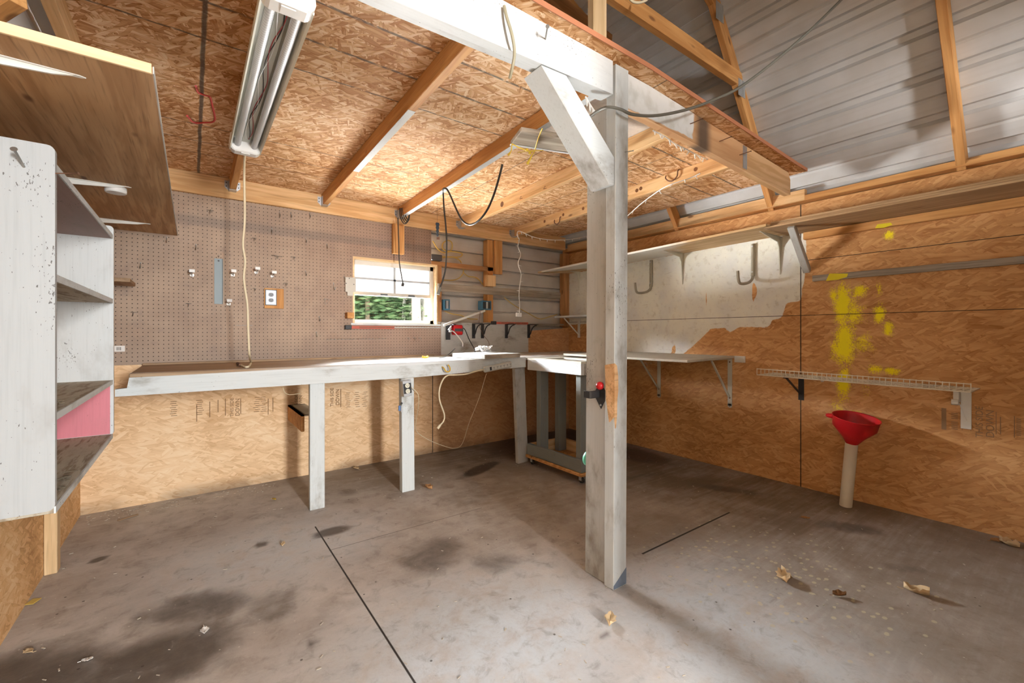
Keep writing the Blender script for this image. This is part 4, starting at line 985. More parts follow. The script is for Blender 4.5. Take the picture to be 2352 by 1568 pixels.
# outlet box on the leg
ob = empty('outlet_box', (1.17, 2.80, .66), 'metal utility box with two white sockets on the second bench leg', 'outlet', None)
Mo = Matrix.Translation((1.168, 2.8245, .712)) @ Matrix.Rotation(-.10, 4, 'Y')
MB().box((-.030, -.045, -.054), (.030, 0, .054), Mo).build('box_body', GALV, ob, bev=.002)
MB().box((-.027, -.047, -.034), (.027, -.0445, .034), Mo).build('recess', BLACKM, ob)
for s in (-1, 1):
    c0 = Mo @ Vector((0, -.047, s*.019))
    MB().lathe(c0, (0, -1, 0), [(.016, 0), (.016, .004), (.014, .005)], 16).build('receptacle', plain('ivory_plastic', (.72, .70, .58), .4), ob)
    sl_ = MB()
    for dx in (-.006, .006): sl_.box((dx-.0013, -.0526, s*.019-.001), (dx+.0013, -.052, s*.019+.007), Mo)
    sl_.lathe(Mo @ Vector((0, -.052, s*.019-.007)), (0, -1, 0), [(.0024, 0), (.0024, .0006)], 8); sl_.build('slot', BLACKM, ob)
# blue key clip on the leg
p = at(918, 937, y=2.81); kc = empty('blue_clip', p, 'little blue and steel clip hanging on the second bench leg', 'clip')
MB().box((p.x-.010, 2.80, p.z-.018), (p.x+.004, 2.812, p.z+.018)).build('grip', plain('mid_blue_plastic', (.12, .22, .45), .4), kc, bev=.003)
MB().box((p.x+.005, 2.80, p.z-.028), (p.x+.016, 2.818, p.z+.02)).build('steel_body', GALV, kc, bev=.002)
nail((p.x+.012, 2.825, p.z+.03), (0, -1, .1), .02, .003, BLACKM, kc)
# box under the bench
bx = empty('storage_ledge', (.66, 3.45, .45), 'small wood box ledge on the back wall behind the first bench leg', 'ledge')
MB().prism([(.575, 3.10, .44), (.575, YB-.002, .44), (.575, YB-.002, .549), (.575, 3.10, .549)], (.018, 0, 0)).build('side', PINE_O, bx)
MB().box((.575, 3.10, .540), (.69, YB-.002, .549)).build('top', GREY, bx)
MB().box((.60, 3.13, .5492), (.688, 3.55, .552)).build('paper_liner', OFFW, bx)
# board on the bench, cord heap, leaf
bm_ = MB()
P_ = [at(1002, 806, z=.925), at(1115, 818, z=.925), at(1198, 812, z=.925), at(1170, 808, z=.925), at(1090, 802, z=.925)]
q0, q1, q2 = at(1004, 820, z=.884), at(1115, 834, z=.884), at(1199, 830, z=.884)
A0, A1, A2 = Vector((q0.x, q0.y, .884)), Vector((q1.x, q1.y, .884)), Vector((q2.x, q2.y, .884))
A0 = Vector((1.715, 3.16, .884)); A1 = Vector((1.80, 2.80, .884)); A2 = Vector((2.17, 2.84, .884)); A3 = Vector((2.10, 3.25, .884))
lb = MB().prism([A0, A1, A2, A3], (0, 0, .036)).build('painted_slab', SLABW, bev=.003); tag(lb, 'loose white slab with broken edge lying on the bench front', 'slab')
MB().prism([A1+Vector((.004, -.0015, .003)), A2+Vector((-.004, -.0015, .003)), A2+Vector((-.004, -.0015, .033)), A1+Vector((.004, -.0015, .033))], (0, .002, 0)).build('broken_edge', GREY, lb)
hp = MB(); c0 = Vector((2.0, 3.13, .925))
pts = []
for k in range(46):
    a = k*1.05; r = .035+.025*math.sin(k*1.9); pts.append(c0+Vector((r*1.5*math.cos(a), r*math.sin(a)*.9, .006+.045*(.5+.5*math.sin(k*2.7)))))
hp.tube(pts, .0042, 6, 4)
tag(hp.build('cord_heap', WHITEP), 'tangled heap of white cord on the loose slab', 'cord')
cable('white_loop', [at(1090, 804, z=.895), at(1097, 802, z=.895), at(1104, 804, z=.895), at(1098, 808, z=.892), at(1090, 806, z=.892)], .004, WHITEP, 'white cord loop beside the heap on the bench', 'cord')
cable('black_lead', [at(1008, 822, z=.892), at(1022, 819, z=.892), at(1035, 810, z=.91), at(1045, 800, z=.955)], .003, BLACKR, 'short black lead curling off the slab end on the bench', 'cord')
def leaf(px, py, lab, s=.03, m=LEAF, z=0., curl=.5):
    p = at(px, py, z=z+.003); mb = MB(); a = random.uniform(0, 6.28); n = 8; vs = []; fs = []
    for i in range(n+1):
        t = i/n; w = s*.55*math.sin(math.pi*min(1, t*.92+.05))*(1+.35*(i % 2)); x = (t-.5)*2*s
        for k in (-1, 0, 1):
            vs.append((x, k*w, curl*s*(.9*abs(k)*random.uniform(.5, 1.)+.5*(t-.5)**2*2)))
    for i in range(n):
        for k in (0, 1): fs.append((i*3+k, i*3+k+1, i*3+k+4, i*3+k+3))
    M = Matrix.Translation(p) @ Matrix.Rotation(a, 4, 'Z')
    mb.add([M @ Vector(v) for v in vs], fs, True)
    mb.tube([M @ Vector((s, 0, .002)), M @ Vector((s*1.5, .004, .004))], .0012, 5, 0)
    o = mb.build('leaf', m); md = o.modifiers.new('thick', 'SOLIDIFY'); md.thickness = .0008
    return tag(o, lab, 'leaf', 'dry leaves')
leaf(977, 823, 'yellow dry leaf on the white bench top', .028, plain('yellow_leaf', (.66, .42, .06), .8), BT, .8)
leaf(985, 1122, 'brown curled leaf on the floor right of the second bench leg', .036, LEAF, 0, .9)
leaf(1800, 1330, 'tan boat shaped leaf among the paint drips on the floor', .045, LEAF2, 0, .8)
leaf(1928, 1368, 'small dark brown leaf right of the paint drips', .026, plain('dark_leaf', (.20, .09, .03), .7), 0, .8)
leaf(2105, 1362, 'folded pale leaf on the floor before the right wall', .04, LEAF2, 0, .9)
leaf(1402, 1430, 'curled tan leaf on the floor just in front of the post', .033, LEAF2, 0, .9)
leaf(650, 1252, 'little yellowish leaf bit on the floor before the first bench leg', .018, LEAF2, 0, .9)
leaf(470, 1448, 'pale narrow leaf on the dark floor stain', .022, PAPER, 0, .3)
leaf(200, 1516, 'tiny white leaf at the lower left of the floor', .015, PAPER, 0, .4)
leaf(65, 1497, 'tiny grey leaf by the bottom of the left wall', .018, LEAF2, 0, .4)
leaf(1850, 1190, 'thin brown leaf scrap by the foot of the funnel pipe', .022, LEAF, 0, .5)
leaf(2318, 1252, 'crumpled pale leaf against the right wall at the frame edge', .04, LEAF2, 0, .9)
leaf(2290, 1243, 'flat brown leaf next to the crumpled one by the right wall', .03, LEAF, 0, .5)
leaf(630, 1147, 'yellow leaf bit on the floor left of the first bench leg', .016, plain('yellow_leaf', (.66, .42, .06), .8), 0, .5)
leaf(818, 1076, 'long pale leaf against the back wall between the bench legs', .035, LEAF2, 0, .4)
tag(board('wood_sliver', at(270, 1196, z=.004), at(318, 1181, z=.004), .012, .006, BROWNW), 'thin wood sliver on the floor at the foot of the back wall', 'splinter')
tag(board('yellow_scrap', at(66, 1388, z=.003), at(86, 1374, z=.003), .03, .003, plain('yellow_card', (.55, .40, .10), .8)), 'yellow card scrap on the floor against the left wall', 'scrap')
# hook, power strip, hanging cords at the bench
p = at(1024, 846, y=2.835); yh = MB()
yh.tube([p+Vector((-.022, .015, .012)), p+Vector((-.024, -.012, .006)), p+Vector((-.018, -.03, -.014)), p+Vector((0, -.035, -.022)), p+Vector((.018, -.03, -.012)), p+Vector((.02, -.02, .012)), p+Vector((.008, -.016, .028))], .0045, 8, 5)
tag(yh.build('storage_hook', plain('yellow_vinyl', (.62, .38, .03), .45)), 'yellow vinyl hook on the bench apron', 'hook')
a, b = at(1112, 848, y=2.845), at(1170, 836, y=2.845)
M = Matrix.Translation((a+b)/2) @ Matrix.Rotation(-math.atan2(b.z-a.z, b.x-a.x), 4, 'Y'); Ls = (b-a).length/2
psr = empty('power_strip', (a+b)/2, 'grey power strip mounted on the bench apron near its right end', 'power strip')
M = Matrix.Translation((a+b)/2+Vector((0, -.012, 0))) @ Matrix.Rotation(-math.atan2(b.z-a.z, b.x-a.x), 4, 'Y')
MB().box((-Ls-.012, -.016, -.023), (Ls+.01, .016, .023), M).build('housing', LGREYP, psr, bev=.009)
MB().box((-Ls+.035, -.0175, -.013), (-Ls+.052, -.015, .013), M).build('switch', BLACKM, psr)
for k in range(6):
    mb = MB(); x = -Ls+.075+k*.032
    for dx, dz in ((-.004, .004), (.004, .004), (0, -.005)): mb.box((x+dx-.0014, -.0172, dz-.003), (x+dx+.0014, -.0158, dz+.003), M)
    mb.build('socket', DARKM, psr)
sc_ = MB().tube([M @ Vector((-Ls-.012, 0, 0)), at(1095, 852, y=2.835), at(1070, 859, y=2.835), at(1040, 861, y=2.835), at(1028, 862, y=2.85), at(1017, 872, y=2.86), at(1009, 895, y=2.86), at(1010, 920, y=2.86), at(1020, 950, y=2.86), at(1019, 966, y=2.86), at(1010, 977, y=2.86)], .006, 7, 6).build('power_cord', CREAM, psr); sc_['label'] = 'cream cord hanging below the bench apron'
MB().tube([at(1011, 976, y=2.86), at(1005, 984, y=2.86)], .010, 8, 0).build('plug_end', CREAM, sc_)
cable('thin_wire', [(1.20, 2.80, .72), at(960, 905, y=2.80), at(961, 930, y=2.85), at(956, 965, y=3.0), at(957, 990, y=3.1), at(985, 1010, y=3.15), at(1020, 1024, y=3.2), at(1045, 1029, y=3.2), at(1062, 1018, y=3.15), at(1078, 970, y=3.05), at(1100, 915, y=2.95), at(1117, 858, y=2.88)], .0025, CREAM, 'thin pinkish wire looping under the bench from the utility box', 'wire')
cable('thin_wire', [at(650, 890, y=2.90), at(655, 902, y=2.92), at(668, 906, y=2.95), at(690, 903, y=3.0)], .0018, CREAM, 'thin wire drooping under the apron left of the first bench leg', 'wire')
# ------------------------------------------------------------------ rolling cart
ct = empty('rolling_cart', (2.44, 2.53, 0), 'rolling wooden cart with white rimmed open top and grey legs', 'cart')
cx0, cx1, cy0, cy1, cz = 2.24, 2.625, 2.216, 2.838, .878
tm = MB(); tm.box((cx0, cy0, cz-.014), (cx0+.09, cy1, cz)); tm.box((cx1-.09, cy0, cz-.014), (cx1, cy1, cz)); tm.box((cx0+.09, cy0, cz-.014), (cx1-.09, cy0+.09, cz)); tm.box((cx0+.09, cy1-.12, cz-.014), (cx1-.09, cy1, cz))
tm.build('top_frame', OFFW, ct)
box('side_apron', (cx0+.001, cy0+.001, .781), (cx0+.03, cy1-.001, cz-.014), WHITE, ct)
box('end_apron', (cx0+.03, cy0+.001, .781), (cx1-.002, cy0+.03, cz-.014), WHITE_D, ct)
box('side_apron', (cx1-.03, cy0+.03, .781), (cx1-.001, cy1-.001, cz-.014), WHITE_D, ct)
box('end_apron', (cx0+.03, cy1-.03, .781), (cx1-.03, cy1-.001, cz-.014), WHITE_D, ct)
box('inner_shelf', (cx0+.03, cy0+.03, .79), (cx1-.03, cy1-.03, .80), BROWNW, ct)
for x, y in ((cx0+.032, cy0+.032), (cx0+.032, cy1-.135), (cx1-.12, cy0+.032), (cx1-.12, cy1-.10)):
    board('leg', (x+.045, y+.03, .085), (x+.045, y+.03, .781), .088, .05, GREYP, ct, up=(0, 1, 0))
box('side_rail', (cx0, cy0, .082), (cx0+.03, cy1, .172), GREYP, ct)
box('side_rail', (cx1-.03, cy0, .082), (cx1, cy1, .172), PINE, ct)
box('end_rail', (cx0+.03, cy1-.03, .082), (cx1-.03, cy1, .172), PINE, ct)
box('end_rail', (cx0+.03, cy0, .082), (cx1-.03, cy0+.03, .172), GREYP, ct)
bs = MB(); bs.box((cx0-.01, cy0-.012, .058), (cx0+.08, cy1+.01, .080)); bs.box((cx1-.08, cy0-.012, .058), (cx1+.005, cy1+.01, .080)); bs.build('base_runner', PINE_O, ct, bev=.002)
for x, y in ((cx0+.035, cy0+.03), (cx0+.035, cy1-.03), (cx1-.035, cy0+.03), (cx1-.035, cy1-.03)):
    w = MB().lathe((x-.011, y, .021), (1, 0, 0), [(.012, 0), (.021, .002), (.021, .020), (.012, .022)], 18).build('caster', BLACKR, ct)
    f = MB(); f.box((x-.02, y-.02, .054), (x+.02, y+.02, .058)); f.box((x-.016, y-.012, .02), (x-.013, y+.014, .056)); f.box((x+.013, y-.012, .02), (x+.016, y+.014, .056)); f.build('fork', GALV, w)
# ------------------------------------------------------------------ hitch, tape on the post
ht = empty('wall_hitch', (1.43, 1.31, .80), 'black diamond shaped hanger with red knob on the post', 'hanger')
xh = 1.4435
dm = MB(); dm.prism([(xh, 1.308, .865), (xh, 1.268, .815), (xh, 1.305, .752), (xh, 1.349, .815)], (-.004, 0, 0)); dm.build('plate', BLACKM, ht)
MB().box((xh-.06, 1.31, .80), (xh-.004, 1.322, .832)).box((xh-.064, 1.312, .80), (xh-.058, 1.352, .832)).build('arm', BLACKM, ht, bev=.003)
MB().lathe((xh-.004, 1.305, .853), (-1, 0, 0), [(.017, 0), (.018, .008), (.013, .018), (.004, .021)], 18).build('knob', REDP, ht)
MB().lathe((xh-.004, 1.305, .768), (-1, 0, 0), [(.005, 0), (.004, .003)], 8).build('screw', GALV, ht)
tpz = at(1352, 1050, y=1.43)
tr = MB(); R_ = Vector((tpz.x-.012, 1.432, tpz.z)); n = 28
for k in range(n):
    pass
tr.lathe((R_.x, 1.405, R_.z), (0, 1, 0), [(.027, 0), (.034, 0), (.034, .020), (.027, .020), (.027, 0)], 28, False)
tag(tr.build('tape_roll', GREENT), 'green tape roll hung on the back side of the post', 'tape')
# ------------------------------------------------------------------ right wall: counter, shelves, brackets
tag(MB().prism([(2.655, 1.645, .886), (XR-.002, 1.735, .886), (XR-.002, 2.848, .886), (2.655, 2.848, .886)], (0, 0, .018)).build('counter_board', wood('whitewashed_counter', (.34, .28, .2), (.44, .38, .29), .3, 1.2, .7, ((.50, .48, .41), .78), .3), origin=(2.655, 1.645, .886), bev=.002), 'worn whitewashed counter board on the right wall', 'counter')
def strut_bracket(y, z1, z0, xt, lab):
    r = empty('folding_bracket', (XR, y, z0), lab, 'bracket', 'white strut brackets under the right counter')
    mb = MB(); mb.box((XR-.006, y-.017, z0+.017), (XR-.001, y+.017, z1)); mb.lathe((XR-.006, y, z0+.017), (1, 0, 0), [(.017, 0), (.017, .005)], 16); mb.build('wall_leg', OFFW, r)
    board('top_arm', (XR-.006, y, z1-.005), (xt-.03, y, z1-.005), .034, .006, OFFW, r)
    board('strut', (XR-.014, y, z0+.085), (xt, y, z1-.012), .018, .010, OFFW, r)
    mb = MB()
    for zz in (z0+.017, z0+.08, z1-.03): mb.lathe((XR-.006, y, zz), (-1, 0, 0), [(.006, 0), (.005, .003)], 10)
    mb.build('screw', RUST, r)
strut_bracket(2.43, .884, .492, 3.17, 'white strut bracket under the counter nearest the post')
strut_bracket(1.775, .884, .488, 3.19, 'white strut bracket under the outer end of the counter')
tag(MB().box((XR-.012, 1.655, .855), (XR-.001, 1.735, .905)).build('corner_tab', WIREW), 'small white tab on the wall at the counter end', 'tab')
# small white shelf in the back corner
ss = empty('corner_shelf', (3.3, 3.3, 1.25), 'small white shelf in the back right corner on one white bracket', 'shelf')
box('board', (3.175, 2.90, 1.252), (XR-.002, 3.545, 1.270), WHITE, ss)
mb = MB(); mb.box((XR-.006, 3.443, 1.035), (XR-.001, 3.477, 1.252)); mb.build('wall_leg', WIREW, ss)
board('strut', (XR-.008, 3.46, 1.07), (3.24, 3.46, 1.246), .016, .010, WIREW, ss)
# upper shelf 1 (whitewashed) and shelf 2 (stacked plywood)
u0 = at(1222, 627, y=3.64); u1 = at(1765, 519, y=1.33)
us = empty('wall_shelf', (3.2, 2.5, 1.77), 'long part painted plywood shelf high on the right wall', 'shelf')
def us_mat(n):
    o = n.obj(False); x, y, z = n.xyz(o)
    w = n.noise(n.mapv(o, (14, 1.2, 14)), 1.6, 3., .5, .5); b = n.noise(o, 6., 4.)
    c = n.mix(n.step(w, .38, .62), (.50, .33, .16), (.64, .45, .25))
    e = n.math('ADD', y, n.math('ADD', n.math('MULTIPLY', n.math('SUBTRACT', b, .5), .5), n.math('MULTIPLY', n.math('SUBTRACT', x, 3.2), -.9)))
    e2 = n.math('ADD', n.math('ADD', y, n.math('MULTIPLY', x, 1.0)), n.math('MULTIPLY', n.math('SUBTRACT', b, .5), .2))
    m = n.math('MULTIPLY', n.step(e, 1.95, 2.25), n.step(e2, 6.62, 6.55))
    c = n.mix(m, c, (.72, .69, .62))
    n.bsdf(c, .7, bump=w, bs=.15, bd=.003)
MB().prism([(u0.x+.08, 3.64, 1.735), (3.06, 1.33, 1.79), (XR-.001, 1.25, 1.795), (XR-.001, 3.60, 1.765)], (0, 0, .016)).build('board', mat('upper_shelf_wood', us_mat), us, origin=(0, 0, 1.7))
def shelf_bracket_r(px, py, lab, dz=.27):
    p = at(px, py, x=XR); y = p.y; z = 1.782-.0*y
    mb = MB()
    mb.prism([(XR-.001, y-.016, z), (XR-.001, y+.016, z), (XR-.001, y+.004, z-dz), (XR-.001, y-.004, z-dz)], (-.003, 0, 0))
    mb.prism([(XR-.003, y-.003, z), (3.16, y-.003, z), (3.22, y-.003, z-.010), (XR-.05, y-.003, z-.036), (XR-.025, y-.003, z-.07), (XR-.006, y-.003, z-dz)], (0, .006, 0))
    mb.prism([(XR-.003, y-.016, z-.001), (XR-.003, y+.016, z-.001), (3.15, y+.005, z-.001), (3.15, y-.005, z-.001)], (0, 0, .003))
    mb.build('shelf_bracket', OFFW, us)
shelf_bracket_r(1568, 590, ''); shelf_bracket_r(1792, 545, ''); shelf_bracket_r(1331, 628, '', .22)
s2 = empty('wall_shelf', (3.28, .4, 1.79), 'brown plywood shelf of stacked sheets above the yellow paint marks', 'shelf')
for k in range(3): box('sheet', (3.10+.004*k, -.5, 1.786+k*.0125), (XR-.002, 1.36-.02*k, 1.797+k*.0125), PLY_R, s2, bev=.001)
tag(box('cleat', (XR-.04, -.5, 1.733), (XR-.001, 1.245, 1.783), PINE_O), 'pine cleat under the stacked plywood shelf with yellow overspray', 'cleat')
MB().prism([at(2010, 524, x=XR-.0415), at(2015, 515, x=XR-.0415), at(2046, 511, x=XR-.0415), at(2050, 516, x=XR-.0415), at(2030, 523, x=XR-.0415)], (.0008, 0, 0)).build('yellow_overspray', plain('yellow_spray_paint', (.80, .66, .02), .6), D.objects['cleat'])
bb = at(1828, 545, x=XR); tag(board('shelf_brace', (XR-.005, 1.232, 1.515), (3.175, 1.222, 1.787), .042, .042, WHITE_D), 'diagonal whitewashed brace holding the joint of the two upper shelves', 'brace')
tag(box('wall_strip', (XR-.02, -.5, 1.440), (XR-.001, 1.197, 1.480), GREY), 'grey weathered wood strip nailed across the right wall', 'strip')
MB().prism([at(1897, 645, x=XR-.021), at(1905, 628, x=XR-.021), at(1948, 628, x=XR-.021), at(1945, 636, x=XR-.021), at(1925, 642, x=XR-.021)], (.0008, 0, 0)).build('yellow_overspray', MATS['yellow_spray_paint'], D.objects['wall_strip'])
lr = box('wall_ledger', (3.40, 1.225, 1.998), (3.438, 3.58, 2.078), PINE); tag(lr, 'pine ledger along the top of the right wall under the loft', 'ledger')
# ladder hooks
def ladder_hook(px, lab):
    p = at(px, 600, x=XR); y = p.y; z0 = 1.765; mb = MB()
    mb.tube([(XR-.009, y, z0), (XR-.009, y, z0-.20), (XR-.014, y, z0-.245)], .015, 10, 3)
    mb.build('back_bar', TAUPE, r := empty('ladder_hook', (XR, y, 1.46), lab, 'hook', 'large ladder hooks'))
    mb = MB(); mb.tube([(XR-.012, y, z0-.235), (XR-.03, y, z0-.275), (XR-.10, y, z0-.305), (XR-.205, y, z0-.315), (XR-.235, y, z0-.285), (XR-.245, y, z0-.225)], .0105, 10, 5); mb.build('arm', TAUPE, r)
    mb = MB()
    for dz in (.02, .215): mb.lathe((XR-.024, y, z0-dz), (-1, 0, 0), [(.007, 0), (.006, .003)], 10)
    mb.build('screw', GALV, r)
ladder_hook(1497, 'large taupe ladder hook on the white wall, nearer the post'); ladder_hook(1731, 'large taupe ladder hook on the white wall, farther from the post')
# wire shelf
wsr = empty('wire_shelf', (3.35, .9, .79), 'cream wire shelf on two brackets above the red funnel', 'shelf')
mb = MB(); xf, xb = 3.19, XR-.012; y0, y1 = .405, 1.445; zt = .792
zs = lambda y: zt-.010*(1.445-y)
for dx, dz in ((0, 0), (0, .042), (.06, 0), (.13, 0), (.20, 0), (xb-xf, 0)):
    mb.tube([(xf+dx, y0, zs(y0)+dz), (xf+dx, y1, zs(y1)+dz)], .0030, 6, 0)
for k in range(41):
    y = y0+(y1-y0)*k/40; mb.tube([(xf, y, zs(y)+.046), (xf, y, zs(y)), (xb, y, zs(y))], .0024, 5, 0)
mb.build('wire_grid', plain('cream_wire', (.82, .77, .64), .5), wsr)
bkt = MB(); yk = 1.27
bkt.box((XR-.006, yk-.017, .612), (XR-.001, yk+.017, .785)); b_ = bkt.build('wall_leg', BLACKM, wsr)
board('strut', (XR-.012, yk, .655), (3.22, yk, .782), .016, .008, BLACKM, wsr); board('top_arm', (XR-.006, yk, .783), (3.2, yk, .783), .024, .005, BLACKM, wsr)
yk = .458; MB().box((XR-.006, yk-.021, .552), (XR-.001, yk+.021, .782)).build('wall_leg', WIREW, wsr, bev=.001)
MB().box((XR-.05, yk+.022, .70), (XR-.002, yk+.044, .778)).lathe((XR-.05, yk+.05, .70), (0, -1, 0), [(.016, 0), (.016, .028)], 14).build('bracket_head', WIREW, wsr)
board('strut', (XR-.008, yk-.004, .60), (XR-.05, yk+.022, .70), .004, .004, WIREW, wsr)
p = at(1890, 873, x=XR); MB().box((XR-.02, p.y-.006, p.z-.01), (XR-.001, p.y+.006, p.z+.012)).build('wall_clip', LGREYP, wsr)
# funnel and pipe
fn = empty('funnel', (3.30, .92, .4), 'red plastic funnel standing in the top of the white pipe', 'funnel')
fc0 = at(1956, 1020, x=3.315); fax = Vector((-.10, -.16, 1)).normalized()
mb = MB(); mb.lathe(fc0, fax, [(.022, -.06), (.027, 0), (.060, .050), (.112, .112), (.119, .172), (.123, .174), (.121, .178), (.116, .174), (.108, .115), (.056, .056), (.022, .004), (.018, -.06)], 40, False)
mb.build('cone', REDP, fn)
tu = fax.orthogonal(); rim = fc0+fax*.160
dv = Vector((-.35, .93, 0)); dv = (dv-fax*dv.dot(fax)).normalized()
MB().lathe(rim+dv*.116, dv, [(.016, 0), (.014, .02), (.011, .03), (.006, .036)], 12).build('hanging_tab', REDP, fn)
pb0 = Vector((3.305, .965, 0)); pt = fc0+Vector((0, 0, .005))
pv = MB(); ax = (pt-pb0); pv.lathe(pb0, ax, [(.033, 0), (.033, ax.length), (.029, ax.length), (.029, .002)], 28, False)
pvo = pv.build('pvc_pipe', plain('dirty_white_pvc', (.66, .60, .48), .5)); tag(pvo, 'dirty white plastic pipe standing on the floor under the red funnel', 'pipe')
# ------------------------------------------------------------------ cords, lights, ornaments
hk = (1.405, 2.80, 2.085)
bc = MB(); bc.tube([at(1154, 377, x=1.405), at(1147, 405, x=1.405), at(1135, 445, x=1.405), at(1120, 480, x=1.405), at(1100, 506, x=1.405), at(1080, 516, x=1.405), at(1062, 506, x=1.405), at(1048, 480, x=1.405), at(1035, 450, x=1.405), at(1026, 434, x=1.405), at(1018, 434, x=1.405)]+[at(px, py, y=2.80) for px, py in ((1018, 445), (1020, 480), (1024, 520), (1026, 560), (1024, 610), (1018, 640), (1010, 662))], .0062, 8, 5)
bco = bc.build('extension_cord', BLACKR); tag(bco, 'black extension cord looped over the joist and hanging before the window', 'cord')
MB().tube([at(1011, 660, y=2.80), at(1006, 676, y=2.80)], [.009, .013], 10, 0).build('plug', GREYR, bco)
jk = MB()
for k in range(4): jk.tube([at(918+k*3, 478, y=3.46), at(920+k*4, 500-k, y=3.44), at(930+k*3, 514-k*3, y=3.42), at(940, 500-k*6, y=3.44), at(938, 470+k*3, y=3.46)], .0045, 7, 5)
jk.tube([at(914, 500, y=3.44), at(916, 560, y=3.45), at(917, 600, y=3.45), at(922, 632, y=3.45), at(926, 652, y=3.45)], .0045, 7, 5)
jo = jk.build('wrapped_cable', BLACKR); tag(jo, 'thin black cord wrapped round the joist end, its plug before the window', 'cord')
MB().tube([at(926, 650, y=3.45), at(924, 658, y=3.45)], .011, 8, 0).build('plug', BLACKR, jo)
cable('grey_cable', [at(1940, -8, y=.80), at(1860, 70, y=.88), at(1780, 140, y=.95), at(1700, 200, y=1.02), at(1640, 229, y=1.07), at(1580, 251, y=1.11), at(1510, 265, y=1.15), at(1455, 263, y=1.18), at(1425, 251, y=1.19), at(1398, 246, y=1.21), at(1375, 254, y=1.27), at(1355, 268, y=1.33)], .0065, GREYR, 'grey cable swooping from the roof across the top of the post', 'cable')
cable('grey_cable', [at(1158, 14, y=1.21), at(1164, 40, y=1.20), at(1176, 80, y=1.19), at(1182, 120, y=1.20), at(1178, 150, y=1.21), at(1171, 180, y=1.24)], .0055, plain('khaki_cable', (.40, .37, .26), .5), 'short grey cable tail stapled to the white beam', 'cable')
cable('white_cable_loop', [at(1440, -12, y=1.30), at(1452, 3, y=1.30), at(1468, 6, y=1.30), at(1485, 0, y=1.30), at(1490, -12, y=1.30)], .006, CREAM, 'cream cable loop hanging below the tie beam at the top edge', 'cable')
# fishing-lure-like saw blade hanging on a thread
p = at(1005, 527, y=2.85); lr_ = empty('hanging_ornament', p, 'dark jagged metal piece hanging on a thread by the ledger', 'ornament')
q = []
for k in range(9): q.append((p.x-.012-.005*(k % 2)+.001*k, 2.85, p.z+.05-.0125*k))
for k in range(9): q.append((p.x+.012+.005*(k % 2)-.001*(8-k), 2.85, p.z-.05+.0125*k))
MB().prism(q, (0, .002, 0)).build('blade', plain('dark_blue_steel', (.05, .065, .085), .4, .5), lr_)
MB().box((p.x-.006, 2.849, p.z-.072), (p.x+.016, 2.853, p.z-.052)).build('tab', RUST, lr_)
MB().tube([(p.x, 2.851, p.z+.05), (p.x-.004, 2.851, 2.07)], .0008, 5, 0).build('thread', RUST, lr_)
# string lights
def strlights(name, pts, lab, nb, seed, drop=.03):
    rnd = random.Random(seed); r = empty(name, pts[0], lab, 'string lights', 'white mini string lights')
    mb = MB(); mb.tube(pts, .0036, 6, 4); mb.build('wire', WHITEP, r)
    tot = []
    for i in range(len(pts)-1):
        for k in range(6): tot.append(pts[i].lerp(pts[i+1], k/6))
    for k in range(nb):
        q = tot[int((k+.5)*len(tot)/nb)]; d = Vector((rnd.uniform(-1, 1), rnd.uniform(-.5, .5), -1 if drop else rnd.uniform(-.2, .2))).normalized()
        MB().lathe(q, d, [(.004, 0), (.0045, .010), (.003, .012), (.0028, .022), (.0008, .028)], 8).build('bulb', WHITEP, r)
    return r
r = strlights('string_lights', [at(px, py, y=3.2) for px, py in ((1193, 722), (1194, 700), (1192, 680), (1194, 655), (1197, 630), (1190, 605), (1196, 585), (1190, 565), (1193, 550), (1187, 540))], 'white mini lights hanging straight down from the last joist', 12, 1, 0)
MB().box(tuple(at(1187, 727, y=3.2)), tuple(at(1199, 718, y=3.2)+Vector((0, .02, 0)))).build('connector', WHITEP, r, bev=.003)
strlights('string_lights', [at(px, py, y=3.2) for px, py in ((1187, 540), (1190, 531), (1200, 533), (1222, 543), (1248, 549), (1275, 551), (1305, 550), (1332, 546), (1356, 541))], 'white mini lights swagged from the last joist to the post', 12, 2)
strlights('string_lights', [at(1440, 497, z=2.02), at(1470, 470, z=2.02), at(1500, 447, z=2.02), at(1530, 428, z=2.03), at(1560, 417, z=2.04), at(1588, 408, z=2.05), at(1608, 398, z=2.06)], 'white mini lights draped right of the post to the drilled joist', 6, 3)
strlights('string_lights', [at(1500, 300, z=2.06), at(1525, 312, z=2.06), at(1550, 330, z=2.06), at(1575, 342, z=2.06), at(1600, 355, z=2.06), at(1625, 366, z=2.06)], 'white mini lights stretched under the right beam', 11, 4)
strlights('string_lights', [at(1345, 222, z=2.07), at(1355, 240, z=2.06), at(1366, 256, z=2.05)], 'short white mini light end between knee brace and post', 3, 5)
# screw hooks under the last joist
for px, py, s, lab in ((1283, 508, 1, 'rusty screw hook under the drilled joist left of the post'), (1548, 405, 1.25, 'dark curled hook under the drilled joist right of the post')):
    p = at(px, py, x=2.61); c = Vector((2.605, p.y, p.z)); mb = MB()
    mb.tube([c+Vector((-.002, .045*s, .02)), c+Vector((-.006, .045*s, 0)), c+Vector((-.008, .025*s, -.02*s)), c+Vector((-.008, 0, -.025*s)), c+Vector((-.008, -.025*s, -.01)), c+Vector((-.004, -.028*s, .025)), c+Vector((.01, -.03*s, .035))], .0042, 8, 5)
    tag(mb.build('screw_hook', RUST), lab, 'hook')
